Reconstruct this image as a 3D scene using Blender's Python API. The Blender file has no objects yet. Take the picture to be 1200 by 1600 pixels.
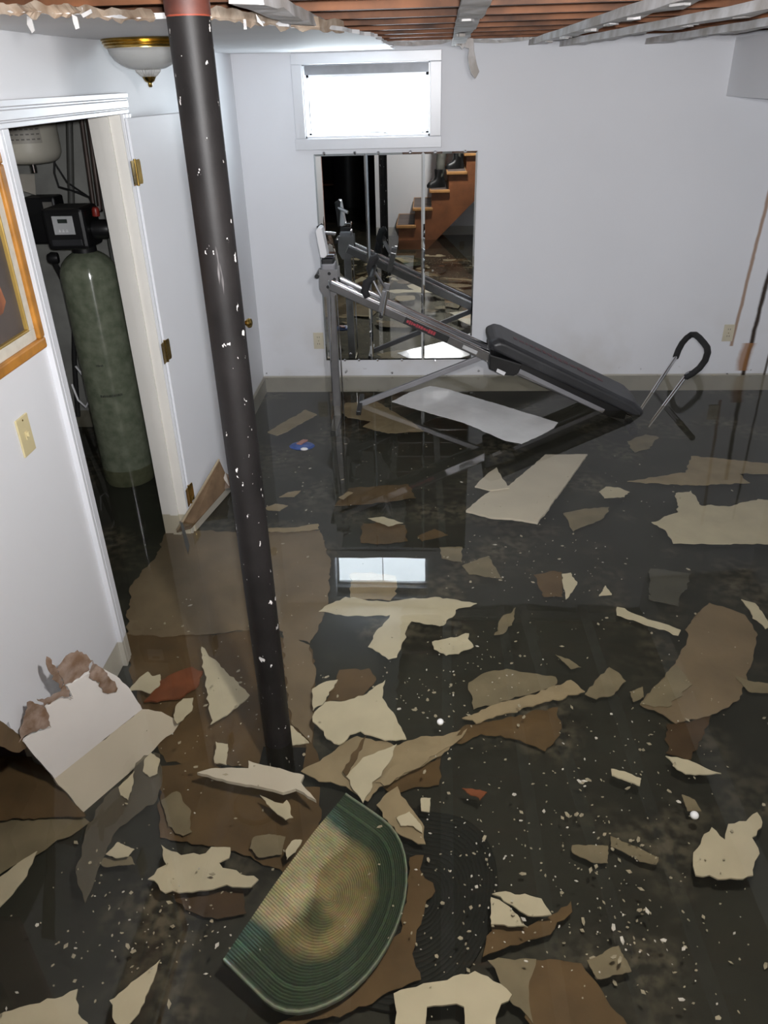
import bpy, bmesh, math, random
from mathutils import Vector, Matrix, noise, geometry
random.seed(7)
scene = bpy.context.scene
C = scene.collection

# ------------------------------------------------------------------ camera
F_PX = 1211.54                      # focal length in pixels of the 1200x1600 frame
RT = Vector((0.99841813, 0.05097795, -0.02371692))
DN = Vector((0.00430905, -0.48995886, -0.8717349))
FW = Vector((-0.05605957, 0.87025373, -0.48940348))
EYE = Vector((0.0, 0.0, 1.9))       # metres above the flood water (water level is z = 0)
cam_data = bpy.data.cameras.new('camera')
cam_data.sensor_width = 36.0
cam_data.lens = F_PX / 1600 * 36.0
cam_data.clip_start = 0.02
cam = bpy.data.objects.new('camera', cam_data)
C.objects.link(cam)
UP, BK = -DN, -FW
cam.matrix_world = Matrix(((RT.x, UP.x, BK.x, EYE.x), (RT.y, UP.y, BK.y, EYE.y), (RT.z, UP.z, BK.z, EYE.z), (0, 0, 0, 1)))
scene.camera = cam

# ------------------------------------------------------------------ world, lights, exposure
scene.view_settings.view_transform = 'Standard'
scene.view_settings.look = 'None'
scene.view_settings.exposure = 0.20
scene.view_settings.gamma = 1.0
scene.view_settings.use_curve_mapping = False
world = bpy.data.worlds.new('overcast_sky')
scene.world = world
world.use_nodes = True
wb = world.node_tree.nodes['Background']
wb.inputs[0].default_value = (0.86, 0.93, 1.0, 1)
wb.inputs[1].default_value = 20.0
scene.cycles.caustics_reflective = False
scene.cycles.caustics_refractive = False

def point_light(name, loc, power, radius, color):
    l = bpy.data.lights.new(name, 'POINT')
    l.energy = power
    l.shadow_soft_size = radius
    l.color = color
    o = bpy.data.objects.new(name, l)
    o.location = loc
    C.objects.link(o)
    return o

fl_ = bpy.data.lights.new('phone_flash', 'SPOT')          # the phone's flash beside the lens, strongest along its beam
fl_.energy = 310.0
fl_.shadow_soft_size = 0.02
fl_.spot_size = math.radians(92)
fl_.spot_blend = 1.0
fl_.color = (0.98, 0.98, 1.0)
FLASH = bpy.data.objects.new('phone_flash', fl_)
FLASH.location = (0.03, -0.02, 1.93)
FLASH.rotation_euler = (Vector((0.35, 5.4, 0.95)) - Vector(FLASH.location)).to_track_quat('-Z', 'Y').to_euler()
C.objects.link(FLASH)
portal = bpy.data.lights.new('window_daylight', 'AREA')
portal.shape = 'RECTANGLE'
portal.size, portal.size_y = 0.80, 0.42
portal.cycles.is_portal = True
po = bpy.data.objects.new('window_daylight', portal)
po.location = (-0.385, 5.60, 1.77)
po.rotation_euler = (math.radians(-90), 0, 0)
C.objects.link(po)

# ------------------------------------------------------------------ projection helpers (true positions on real planes)
def ray(x, y):
    return RT * ((x - 600) / F_PX) + DN * ((y - 800) / F_PX) + FW
def at_z(x, y, z=0.0):
    r = ray(x, y); return EYE + r * ((z - EYE.z) / r.z)
def at_y(x, y, Y):
    r = ray(x, y); return EYE + r * (Y / r.y)
def at_x(x, y, X):
    r = ray(x, y); return EYE + r * (X / r.x)
def at_plane(x, y, p0, n):
    r = ray(x, y); return EYE + r * ((p0 - EYE).dot(n) / r.dot(n))

FLOOR = -0.12
LW, BW = -1.208, 5.413
CEIL = 2.042

# ------------------------------------------------------------------ materials
def srgb(r, g, b):
    f = lambda c: (c / 255 / 12.92) if c / 255 <= 0.04045 else ((c / 255 + 0.055) / 1.055) ** 2.4
    return (f(r), f(g), f(b), 1)
MATS = {}
def mat(name, col, rough=0.6, metal=0.0, var=0.15, scale=6.0, bump=0.0, bscale=40.0, spec=0.5, col2=None, coat=0.0):
    if name in MATS: return MATS[name]
    m = bpy.data.materials.new(name); m.use_nodes = True
    nt = m.node_tree; b = nt.nodes['Principled BSDF']
    b.inputs['Roughness'].default_value = rough
    b.inputs['Metallic'].default_value = metal
    b.inputs['Specular IOR Level'].default_value = spec
    b.inputs['Coat Weight'].default_value = coat
    if len(col) == 3: col = (*col, 1)
    tc = nt.nodes.new('ShaderNodeTexCoord')
    nz = nt.nodes.new('ShaderNodeTexNoise'); nz.inputs['Scale'].default_value = scale
    nz.inputs['Detail'].default_value = 5
    nt.links.new(tc.outputs['Object'], nz.inputs['Vector'])
    mx = nt.nodes.new('ShaderNodeMix'); mx.data_type = 'RGBA'
    c2 = col2 if col2 else tuple(c * (1 - var * 2) for c in col[:3]) + (1,)
    if len(c2) == 3: c2 = (*c2, 1)
    mx.inputs[6].default_value = col; mx.inputs[7].default_value = c2
    mr = nt.nodes.new('ShaderNodeMapRange'); mr.inputs[1].default_value = 0.35; mr.inputs[2].default_value = 0.7
    nt.links.new(nz.outputs['Fac'], mr.inputs[0]); nt.links.new(mr.outputs[0], mx.inputs[0])
    nt.links.new(mx.outputs[2], b.inputs['Base Color'])
    if bump:
        n2 = nt.nodes.new('ShaderNodeTexNoise'); n2.inputs['Scale'].default_value = bscale; n2.inputs['Detail'].default_value = 4
        nt.links.new(tc.outputs['Object'], n2.inputs['Vector'])
        bp = nt.nodes.new('ShaderNodeBump'); bp.inputs['Strength'].default_value = bump; bp.inputs['Distance'].default_value = 0.004
        nt.links.new(n2.outputs['Fac'], bp.inputs['Height']); nt.links.new(bp.outputs[0], b.inputs['Normal'])
    MATS[name] = m
    return m

class NB:                                          # tiny node builder on top of a mat()
    def __init__(s, m):
        s.nt = m.node_tree; s.b = s.nt.nodes['Principled BSDF']
        s.tc = s.nt.nodes.new('ShaderNodeTexCoord')
        s.sep = s.nt.nodes.new('ShaderNodeSeparateXYZ'); s.nt.links.new(s.tc.outputs['Object'], s.sep.inputs[0])
    def math(s, op, a, b=None, clamp=False):
        n = s.nt.nodes.new('ShaderNodeMath'); n.operation = op; n.use_clamp = clamp
        for i, v in enumerate((a, b)):
            if v is None: continue
            if isinstance(v, (int, float)): n.inputs[i].default_value = v
            else: s.nt.links.new(v, n.inputs[i])
        return n.outputs[0]
    def noise(s, scale, detail=4, vec=None, sx=None):
        n = s.nt.nodes.new('ShaderNodeTexNoise'); n.inputs['Scale'].default_value = scale; n.inputs['Detail'].default_value = detail
        v = s.tc.outputs['Object']
        if sx:
            mp = s.nt.nodes.new('ShaderNodeMapping'); mp.inputs['Scale'].default_value = sx
            s.nt.links.new(v, mp.inputs[0]); v = mp.outputs[0]
        s.nt.links.new(v, n.inputs['Vector'])
        return n.outputs['Fac']
    def ramp(s, v, a, b):
        n = s.nt.nodes.new('ShaderNodeMapRange'); n.inputs[1].default_value = a; n.inputs[2].default_value = b
        s.nt.links.new(v, n.inputs[0]); return n.outputs[0]
    def over(s, fac, col):                          # lay a colour over the base colour
        prev = s.b.inputs['Base Color'].links[0].from_socket
        mx = s.nt.nodes.new('ShaderNodeMix'); mx.data_type = 'RGBA'
        s.nt.links.new(fac, mx.inputs[0]); s.nt.links.new(prev, mx.inputs[6])
        mx.inputs[7].default_value = col if len(col) == 4 else (*col, 1)
        s.nt.links.new(mx.outputs[2], s.b.inputs['Base Color'])

M_WALL = mat('wall_paint', (0.78, 0.79, 0.815), 0.55, var=0.02, scale=1.3, bump=0.05, bscale=60)
M_BACK = mat('wall_paint_back', (0.775, 0.79, 0.83), 0.6, var=0.025, scale=1.1, bump=0.05, bscale=60)
nb = NB(M_BACK)
def stain(x0, x1, ztop, zbot, w, col, strength):    # a drip with a shape of its own running down the wall
    z = nb.sep.outputs['Z']
    t = nb.ramp(z, zbot, ztop)
    xc = nb.math('ADD', nb.math('MULTIPLY', t, x1 - x0), x0)
    wob = nb.math('MULTIPLY', nb.math('SUBTRACT', nb.noise(7, 3), 0.5), w * 1.2)
    d = nb.math('ABSOLUTE', nb.math('SUBTRACT', nb.math('ADD', nb.sep.outputs['X'], wob), xc))
    m = nb.ramp(d, w, w * 0.35)
    m = nb.math('MULTIPLY', m, nb.math('LESS_THAN', z, ztop))
    m = nb.math('MULTIPLY', m, nb.math('GREATER_THAN', z, zbot))
    nb.over(nb.math('MULTIPLY', m, strength), col)
# old tide mark, yellow and grey blotches low on the wall
low = nb.ramp(nb.sep.outputs['Z'], 0.55, 0.05)
nb.over(nb.math('MULTIPLY', nb.math('MULTIPLY', nb.ramp(nb.noise(2.2, 5), 0.45, 0.75), low), 0.45), (0.42, 0.36, 0.26))
spk = nb.ramp(nb.noise(26, 5), 0.66, 0.72)
nb.over(nb.math('MULTIPLY', spk, nb.ramp(nb.sep.outputs['Z'], 0.06, 0.01)), (0.05, 0.045, 0.04))
stain(2.115, 2.165, 1.25, 0.20, 0.016, (0.30, 0.17, 0.09), 0.85)
stain(2.235, 2.275, 0.85, -0.05, 0.022, (0.035, 0.022, 0.014), 1.0)
stain(2.225, 2.225, 0.22, 0.02, 0.055, (0.33, 0.15, 0.05), 0.8)
stain(2.385, 2.395, 1.2, -0.05, 0.012, (0.05, 0.035, 0.02), 0.9)
M_CEIL = mat('ceiling_paint', (0.78, 0.78, 0.79), 0.7, var=0.03, scale=3)
M_TRIM = mat('trim_gloss_white', (0.70, 0.715, 0.75), 0.3, var=0.02, scale=3)
M_JAMB = mat('jamb_cream', (0.80, 0.78, 0.73), 0.35, var=0.03, scale=4)
M_DOOR = mat('door_white', (0.80, 0.82, 0.86), 0.35, var=0.02, scale=2)
M_FLOOR = mat('dark_floor', (0.025, 0.027, 0.022), 0.7, var=0.3, scale=2.5)
fb = NB(M_FLOOR)
silt = fb.math('MULTIPLY', fb.ramp(fb.noise(2.6, 8), 0.50, 0.68), fb.ramp(fb.noise(24, 6), 0.40, 0.62))
fb.over(fb.math('MULTIPLY', silt, 0.6), (0.20, 0.18, 0.14))
M_CONC = mat('closet_concrete', (0.40, 0.40, 0.37), 0.85, var=0.25, scale=3, bump=0.4, bscale=18)
M_BASE = mat('baseboard_paint', (0.46, 0.46, 0.44), 0.4, var=0.1)
M_JOIST = mat('joist_wood', (0.30, 0.115, 0.045), 0.65, var=0.4, scale=5, bump=0.3)
M_SUB = mat('subfloor_wood', (0.45, 0.20, 0.07), 0.7, var=0.3, scale=6)
M_LATH = mat('furring_lath', (0.42, 0.39, 0.36), 0.8, col2=(0.72, 0.71, 0.72), scale=9, bump=0.5, bscale=30)
M_PLAST = mat('torn_plaster', (0.62, 0.61, 0.60), 0.8, var=0.2, scale=12, bump=0.6, bscale=40)
M_TORNP = mat('torn_ceiling_paper', (0.55, 0.46, 0.37), 0.85, col2=(0.30, 0.21, 0.14), scale=14, bump=0.5)
M_COL = mat('column_paint', (0.0125, 0.0110, 0.0108), 0.5, var=0.25, scale=8, bump=0.08, bscale=60, spec=0.22)
cb = NB(M_COL)
chips = cb.math('MULTIPLY', cb.ramp(cb.noise(52, 3, sx=(1, 1, 0.6)), 0.68, 0.70), cb.ramp(cb.noise(2.6, 2), 0.30, 0.42))
cb.over(chips, (0.62, 0.60, 0.58))
scr = cb.ramp(cb.noise(26, 3, sx=(1.6, 1.6, 0.16)), 0.70, 0.76)
cb.over(cb.math('MULTIPLY', scr, 0.35), (0.45, 0.42, 0.42))
cb.over(cb.math('GREATER_THAN', cb.sep.outputs['Z'], 2.135), (0.22, 0.045, 0.025))
M_MIRROR = mat('mirror_silver', (0.72, 0.74, 0.73), 0.0, 1.0, var=0.02, scale=1)
M_MEDGE = mat('mirror_edge', (0.60, 0.63, 0.64), 0.12, 1.0, var=0.1)
M_CHROME = mat('chrome', (0.80, 0.80, 0.82), 0.12, 1.0, var=0.05)
M_STEEL = mat('brushed_steel', (0.36, 0.36, 0.37), 0.32, 0.85, var=0.12, scale=9)
M_RAIL = mat('rail_steel', (0.28, 0.28, 0.29), 0.30, 0.9, var=0.12, scale=9)
M_GREYP = mat('grey_powder_coat', (0.30, 0.30, 0.32), 0.4, 0.3, var=0.1)
M_BLACKP = mat('black_plastic', (0.012, 0.012, 0.013), 0.4, var=0.2)
M_FOAM = mat('black_foam', (0.014, 0.014, 0.015), 0.8, var=0.2, bump=0.3)
M_VINYL = mat('black_vinyl', (0.035, 0.036, 0.040), 0.45, var=0.2, bump=0.1)
M_WHITEP = mat('white_plastic', (0.82, 0.82, 0.84), 0.3, var=0.03)
M_RED = mat('red_print', (0.42, 0.04, 0.06), 0.5, var=0.2, scale=60)
M_PINK = mat('faded_red_print', (0.16, 0.06, 0.07), 0.6, var=0.3, scale=40)
M_BRASS = mat('brass', (0.62, 0.42, 0.12), 0.22, 1.0, var=0.35, scale=12)
M_IVORY = mat('ivory_plastic', (0.66, 0.57, 0.33), 0.4, var=0.05)
M_IVORY2 = mat('ivory_outlet', (0.62, 0.57, 0.44), 0.45, var=0.05)
M_SLOT = mat('dark_slot', (0.02, 0.02, 0.02), 0.7)
M_TANK = mat('green_fibreglass', (0.24, 0.265, 0.19), 0.17, col2=(0.14, 0.165, 0.11), scale=20, bump=0.06, bscale=110, spec=0.9)
tnt = M_TANK.node_tree; tbs = tnt.nodes['Principled BSDF']          # filament wound shell: fine horizontal windings
tbs.inputs['Anisotropic'].default_value = 0.92
tbs.inputs['Anisotropic Rotation'].default_value = 0.25
tgn = tnt.nodes.new('ShaderNodeTangent'); tgn.direction_type = 'RADIAL'; tgn.axis = 'Z'
tnt.links.new(tgn.outputs[0], tbs.inputs['Tangent'])
M_PTANK = mat('cream_tank_paint', (0.62, 0.59, 0.50), 0.4, var=0.06)
M_PRINT = mat('grey_print', (0.20, 0.19, 0.17), 0.6, var=0.2)
M_LABEL = mat('tank_label', (0.46, 0.43, 0.37), 0.5, var=0.1)
M_LCD = mat('lcd_screen', (0.04, 0.05, 0.045), 0.2)
M_PANEL = mat('control_panel', (0.55, 0.56, 0.57), 0.4, var=0.08)
M_COPPER = mat('dull_pipe', (0.085, 0.06, 0.05), 0.5, 0.3, var=0.3)
M_PVC = mat('dark_pvc', (0.10, 0.10, 0.09), 0.5, var=0.2)
M_FRAME = mat('orange_oak', (0.56, 0.24, 0.035), 0.35, var=0.22, scale=14)
M_LINER = mat('linen_liner', (0.66, 0.62, 0.53), 0.8, var=0.06, scale=40)
M_GOLD = mat('gold_lip', (0.62, 0.42, 0.12), 0.35, 0.5)
M_PIC = mat('painted_canvas', (0.060, 0.052, 0.050), 0.5, col2=(0.10, 0.08, 0.07), scale=5)
M_PICO = mat('painted_orange', (0.36, 0.13, 0.06), 0.5, var=0.35, scale=12)
M_STAIR = mat('stair_wood', (0.26, 0.095, 0.035), 0.5, var=0.2, scale=6)
M_TREAD = mat('stair_tread', (0.50, 0.25, 0.085), 0.5, var=0.2, scale=6)
M_GRIP = mat('grey_tread_cover', (0.13, 0.10, 0.09), 0.7, var=0.2)
M_PANTS = mat('grey_trousers', (0.10, 0.10, 0.085), 0.8, var=0.25, scale=12)
M_JACKET = mat('dark_jacket', (0.03, 0.03, 0.035), 0.8, var=0.2)
M_BOOT = mat('black_leather', (0.010, 0.010, 0.010), 0.4, var=0.2)
M_SKIN = mat('skin', (0.50, 0.30, 0.22), 0.5, var=0.05)
M_DARKW = mat('flare_tinted_dark', (0.085, 0.065, 0.090), 0.8, var=0.4, scale=2)  # purple tint stands in for lens flare over the dark room
M_SALM = mat('salmon_flare_tint', (0.62, 0.34, 0.28), 0.6, var=0.1, scale=2)  # pink flare put into the colour of the wall end
M_SASH = mat('grey_sash', (0.24, 0.25, 0.27), 0.4, var=0.15, scale=8)
M_CREAM = mat('wet_drywall_paper', (0.70, 0.66, 0.54), 0.6, var=0.06, scale=9, bump=0.25, bscale=25)
M_WHITE = mat('wet_white_drywall', (0.78, 0.745, 0.70), 0.5, var=0.04, scale=5, bump=0.08, bscale=30)
M_WET = mat('glossy_wet_sheet', (0.80, 0.80, 0.79), 0.22, var=0.05, scale=7, bump=0.35, bscale=16, spec=0.8)
M_TAN = mat('tan_kraft', (0.40, 0.33, 0.225), 0.7, var=0.12, scale=8, bump=0.2)
M_TAN2 = mat('dull_tan_kraft', (0.27, 0.235, 0.165), 0.7, var=0.15, scale=8, bump=0.2)
M_BROWN = mat('brown_kraft', (0.145, 0.092, 0.042), 0.7, var=0.18, scale=7, bump=0.2)
M_BROWN2 = mat('grey_brown_kraft', (0.25, 0.195, 0.135), 0.7, var=0.14, scale=5, bump=0.2)
M_DBROWN = mat('dark_wet_kraft', (0.085, 0.050, 0.024), 0.7, var=0.2, scale=8)
M_TORN = mat('torn_brown_paper', (0.17, 0.10, 0.055), 0.85, col2=(0.34, 0.26, 0.21), scale=28, bump=0.5)
M_RUST = mat('rust_red_paper', (0.27, 0.085, 0.035), 0.7, var=0.2, scale=9)
M_DIM = mat('silty_grey_paper', (0.10, 0.10, 0.092), 0.7, var=0.15)
M_BLUE = mat('blue_plastic', (0.06, 0.11, 0.32), 0.4, var=0.2, scale=20)
M_FPINK = mat('faded_pink', (0.42, 0.22, 0.18), 0.5)
M_BALL = mat('white_foam_ball', (0.82, 0.82, 0.80), 0.6, var=0.03)
M_SPECK = mat('plaster_crumbs', (0.55, 0.51, 0.42), 0.7, var=0.2, scale=50)
M_CARD = mat('brown_fibreboard', (0.21, 0.135, 0.075), 0.75, var=0.2, scale=14, bump=0.2)

def glass_mix(name, tint, ior, rough=0.0, murk=None, mfac=0.0, ripple=0.0, rscale=2.0, boost=1.0):
    m = bpy.data.materials.new(name); m.use_nodes = True
    nt = m.node_tree; nt.nodes.clear()
    out = nt.nodes.new('ShaderNodeOutputMaterial')
    tr = nt.nodes.new('ShaderNodeBsdfTransparent'); tr.inputs[0].default_value = (*tint, 1)
    gl = nt.nodes.new('ShaderNodeBsdfGlossy'); gl.inputs['Roughness'].default_value = rough
    fr = nt.nodes.new('ShaderNodeFresnel'); fr.inputs['IOR'].default_value = ior
    geo = nt.nodes.new('ShaderNodeNewGeometry')               # thin sheet: same reflectance from both sides
    iorm = nt.nodes.new('ShaderNodeMapRange'); iorm.inputs[3].default_value = ior; iorm.inputs[4].default_value = 1 / ior
    nt.links.new(geo.outputs['Backfacing'], iorm.inputs[0]); nt.links.new(iorm.outputs[0], fr.inputs['IOR'])
    mx = nt.nodes.new('ShaderNodeMixShader')
    body = tr.outputs[0]
    if murk:
        df = nt.nodes.new('ShaderNodeBsdfDiffuse'); df.inputs[0].default_value = (*murk, 1)
        m2 = nt.nodes.new('ShaderNodeMixShader'); m2.inputs[0].default_value = mfac
        nt.links.new(body, m2.inputs[1]); nt.links.new(df.outputs[0], m2.inputs[2]); body = m2.outputs[0]
    if ripple:
        tc = nt.nodes.new('ShaderNodeTexCoord')
        nz = nt.nodes.new('ShaderNodeTexNoise'); nz.inputs['Scale'].default_value = rscale; nz.inputs['Detail'].default_value = 1.5
        nt.links.new(tc.outputs['Object'], nz.inputs['Vector'])
        bp = nt.nodes.new('ShaderNodeBump'); bp.inputs['Strength'].default_value = ripple; bp.inputs['Distance'].default_value = 0.01
        nt.links.new(nz.outputs['Fac'], bp.inputs['Height'])
        nt.links.new(bp.outputs[0], gl.inputs['Normal']); nt.links.new(bp.outputs[0], fr.inputs['Normal'])
    nt.links.new(fr.outputs[0], mx.inputs[0]); nt.links.new(body, mx.inputs[1]); nt.links.new(gl.outputs[0], mx.inputs[2])
    nt.links.new(mx.outputs[0], out.inputs[0])
    return m
M_WATER = glass_mix('murky_water', (0.84, 0.81, 0.72), 1.36, 0.0, murk=(0.095, 0.098, 0.082), mfac=0.06, ripple=0.035, rscale=3.0)
M_GLASS = glass_mix('window_glass', (0.95, 0.97, 0.97), 1.5)
M_FILM = glass_mix('plastic_film', (0.62, 0.60, 0.55), 1.4, 0.15, murk=(0.42, 0.39, 0.34), mfac=0.20)
M_LGLASS = glass_mix('lamp_glass', (0.80, 0.80, 0.78), 1.5, 0.1, murk=(0.55, 0.55, 0.54), mfac=0.55)

# ------------------------------------------------------------------ mesh builder
class MB:
    def __init__(s): s.v = []; s.f = []
    def add(s, vs, fs):
        o = len(s.v); s.v += [Vector(v) for v in vs]; s.f += [tuple(i + o for i in f) for f in fs]; return s
    def box(s, c, size):
        x, y, z = (k / 2 for k in size); c = Vector(c)
        vs = [c + Vector((i * x, j * y, k * z)) for i in (-1, 1) for j in (-1, 1) for k in (-1, 1)]
        return s.add(vs, [(0, 1, 3, 2), (4, 6, 7, 5), (0, 4, 5, 1), (2, 3, 7, 6), (0, 2, 6, 4), (1, 5, 7, 3)])
    def span(s, lo, hi):
        lo, hi = Vector(lo), Vector(hi); return s.box((lo + hi) / 2, hi - lo)
    def beam(s, p, q, w, h, up=(0, 0, 1)):
        p, q = Vector(p), Vector(q); d = (q - p).normalized(); sd = d.cross(Vector(up)).normalized(); u = sd.cross(d)
        vs = [e + sd * (i * w / 2) + u * (j * h / 2) for e in (p, q) for i, j in ((-1, -1), (1, -1), (1, 1), (-1, 1))]
        return s.add(vs, [(3, 2, 1, 0), (4, 5, 6, 7), (0, 1, 5, 4), (1, 2, 6, 5), (2, 3, 7, 6), (3, 0, 4, 7)])
    def tube(s, pts, r, n=10, closed=False):
        pts = [Vector(p) for p in pts]; N = len(pts); rs = r if isinstance(r, (list, tuple)) else [r] * N
        rings = []; prev = None
        for i, p in enumerate(pts):
            a = pts[i - 1] if (i or closed) else p; b = pts[(i + 1) % N] if (i < N - 1 or closed) else p
            t = (b - a).normalized()
            if prev is None:
                u = t.orthogonal().normalized()
            else:
                u = (prev - t * prev.dot(t)).normalized()
            prev = u; w = t.cross(u)
            rings.append([p + (u * math.cos(2 * math.pi * k / n) + w * math.sin(2 * math.pi * k / n)) * rs[i] for k in range(n)])
        vs = [v for rg in rings for v in rg]; fs = []
        for i in range(N if closed else N - 1):
            j = (i + 1) % N
            for k in range(n):
                fs.append((i * n + k, i * n + (k + 1) % n, j * n + (k + 1) % n, j * n + k))
        if not closed:
            fs.append(tuple(reversed(range(n)))); fs.append(tuple((N - 1) * n + k for k in range(n)))
        return s.add(vs, fs)
    def lathe(s, prof, c, n=32, axis=(0, 0, 1), a0=0.0):
        c = Vector(c); ax = Vector(axis).normalized(); u = ax.orthogonal().normalized(); w = ax.cross(u); vs = []; fs = []
        for r, z in prof:
            for k in range(n):
                a = a0 + 2 * math.pi * k / n
                vs.append(c + ax * z + (u * math.cos(a) + w * math.sin(a)) * max(r, 1e-5))
        for i in range(len(prof) - 1):
            for k in range(n):
                fs.append((i * n + k, i * n + (k + 1) % n, (i + 1) * n + (k + 1) % n, (i + 1) * n + k))
        fs.append(tuple(reversed(range(n)))); fs.append(tuple((len(prof) - 1) * n + k for k in range(n)))
        return s.add(vs, fs)
    def prism(s, poly, off):
        off = Vector(off); poly = [Vector(p) for p in poly]; n = len(poly)
        fs = [tuple(reversed(range(n))), tuple(range(n, 2 * n))] + [(i, (i + 1) % n, (i + 1) % n + n, i + n) for i in range(n)]
        return s.add(poly + [p + off for p in poly], fs)
    def ball(s, c, r, n=14, sq=(1, 1, 1)):
        c = Vector(c); vs = []; fs = []; m = n // 2
        for i in range(m + 1):
            th = math.pi * i / m
            for k in range(n):
                a = 2 * math.pi * k / n
                vs.append(c + Vector((math.sin(th) * math.cos(a) * sq[0], math.sin(th) * math.sin(a) * sq[1], math.cos(th) * sq[2])) * r)
        for i in range(m):
            for k in range(n): fs.append((i * n + k, (i + 1) * n + k, (i + 1) * n + (k + 1) % n, i * n + (k + 1) % n))
        return s.add(vs, fs)
    def build(s, name, material, parent=None, bevel=0.0, smooth=False, loc=None):
        me = bpy.data.meshes.new(name)
        base = Vector(loc) if loc is not None else (Vector(parent['_base']) if parent is not None else Vector((0, 0, 0)))
        me.from_pydata([tuple(v - base) for v in s.v], [], s.f); me.validate(); me.update()
        bm = bmesh.new(); bm.from_mesh(me); bmesh.ops.recalc_face_normals(bm, faces=bm.faces[:]); bm.to_mesh(me); bm.free()
        me.materials.append(material)
        o = bpy.data.objects.new(name, me); C.objects.link(o)
        if parent is not None:
            o.parent = parent; o['_base'] = tuple(base)
        else:
            o.location = base; o['_base'] = tuple(base)
        if bevel:
            md = o.modifiers.new('bevel', 'BEVEL'); md.width = bevel; md.segments = 2; md.limit_method = 'ANGLE'
        if smooth:
            for p in me.polygons: p.use_smooth = True
            try: me.set_sharp_from_angle(angle=math.radians(40))
            except Exception: pass
        return o
def thing(name, loc, label=None, cat=None, group=None, kind=None):
    o = bpy.data.objects.new(name, None); o.empty_display_size = 0.05; C.objects.link(o)
    o.location = loc; o['_base'] = tuple(loc)
    return tag(o, label, cat, group, kind)
def tag(o, label=None, cat=None, group=None, kind=None):
    if label: o['label'] = label
    if cat: o['category'] = cat
    if group: o['group'] = group
    if kind: o['kind'] = kind
    return o
def struct(o, label, cat):
    return tag(o, label, cat, None, 'structure')

# ------------------------------------------------------------------ room shell
def wall_panel(name, m, boxes, label, cat='wall'):
    b = MB()
    for lo, hi in boxes: b.span(lo, hi)
    o = b.build(name, m); return struct(o, label, cat)

RW = 2.62                                        # right wall
DOOR_Y0, DOOR_Y1, DOOR_TOP = 2.40, 3.345, 1.797
TOP = 2.30
WX0, WX1, WZ0, WZ1 = -0.778, 0.003, 1.569, 1.975   # window opening
struct(MB().span((-4.2, -4.4, FLOOR - 0.1), (RW + 0.12, BW + 0.12, FLOOR)).build('floor', M_FLOOR), 'dark basement floor under the flood water', 'floor')
wall_panel('wall_back', M_BACK, [((LW - 0.15, BW, FLOOR), (WX0, BW + 0.15, TOP)), ((WX1, BW, FLOOR), (RW + 0.12, BW + 0.15, TOP)),
    ((WX0, BW, FLOOR), (WX1, BW + 0.15, WZ0)), ((WX0, BW, WZ1), (WX1, BW + 0.15, TOP))], 'white painted back wall with rusty drip stains at the right')
WT = 0.13
wall_panel('wall_left', M_WALL, [((LW - WT, 1.36, .30), (LW, 1.60, TOP)), ((LW - WT, 1.60, .20), (LW, 1.80, TOP)), ((LW - WT, 1.80, FLOOR), (LW, DOOR_Y0 - 0.012, TOP)), ((LW - WT, DOOR_Y1 + 0.012, FLOOR), (LW, BW, TOP)),
    ((LW - WT, DOOR_Y0 - 0.012, DOOR_TOP + 0.012), (LW, DOOR_Y1 + 0.012, TOP))], 'white painted left wall with the utility closet doorway')
wall_panel('wall_right', M_WALL, [((RW, -1.1, FLOOR), (RW + 0.12, BW, 4.4))], 'plain white right wall')
wall_panel('wall_rear', M_WALL, [((-0.64, -1.1, FLOOR), (RW, -0.98, 4.4))], 'white wall behind the wooden stairs')
wall_panel('wall_end', M_WALL, [((-0.76, -4.2, FLOOR), (-0.64, -0.98, TOP))], 'white partition end beside the dark rear room')
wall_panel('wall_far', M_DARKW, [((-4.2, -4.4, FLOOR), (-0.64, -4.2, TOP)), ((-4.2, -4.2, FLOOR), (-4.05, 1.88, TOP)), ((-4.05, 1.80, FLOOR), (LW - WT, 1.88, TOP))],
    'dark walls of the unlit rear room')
wall_panel('wall_closet', M_CONC, [((-2.72, 1.9, FLOOR), (-2.60, 4.85, TOP)), ((-2.60, 4.75, FLOOR), (LW - WT, 4.85, TOP)), ((-2.60, 1.9, FLOOR), (LW - WT, 2.0, TOP))],
    'grey concrete walls inside the utility closet')
# torn end of the left wall beside the broken board, salmon colour stands in for pink flare
struct(MB().span((LW - WT - 0.004, 1.345, .25), (LW + 0.004, 1.36, TOP)).build('trim_2', M_SALM), 'end of the left wall tinted salmon for pink flare', 'trim')
# soffit in the right back corner
struct(MB().span((1.79, 1.2, 1.749), (RW, BW, CEIL + 0.01)).build('soffit', M_WALL), 'boxed white soffit below the ceiling at the right', 'soffit')
struct(MB().span((LW + 0.001, BW - 0.014, FLOOR), (1.2, BW, -0.012)).span((1.2, BW - 0.014, FLOOR), (RW, BW, -0.012)).build('baseboard_back', M_BASE), 'flooded baseboard along the back wall', 'baseboard')
struct(MB().span((LW, DOOR_Y1 + 0.075, FLOOR), (LW + 0.014, BW - 0.014, -0.01)).build('baseboard_left', M_BASE), 'flooded baseboard along the left wall', 'baseboard')

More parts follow.
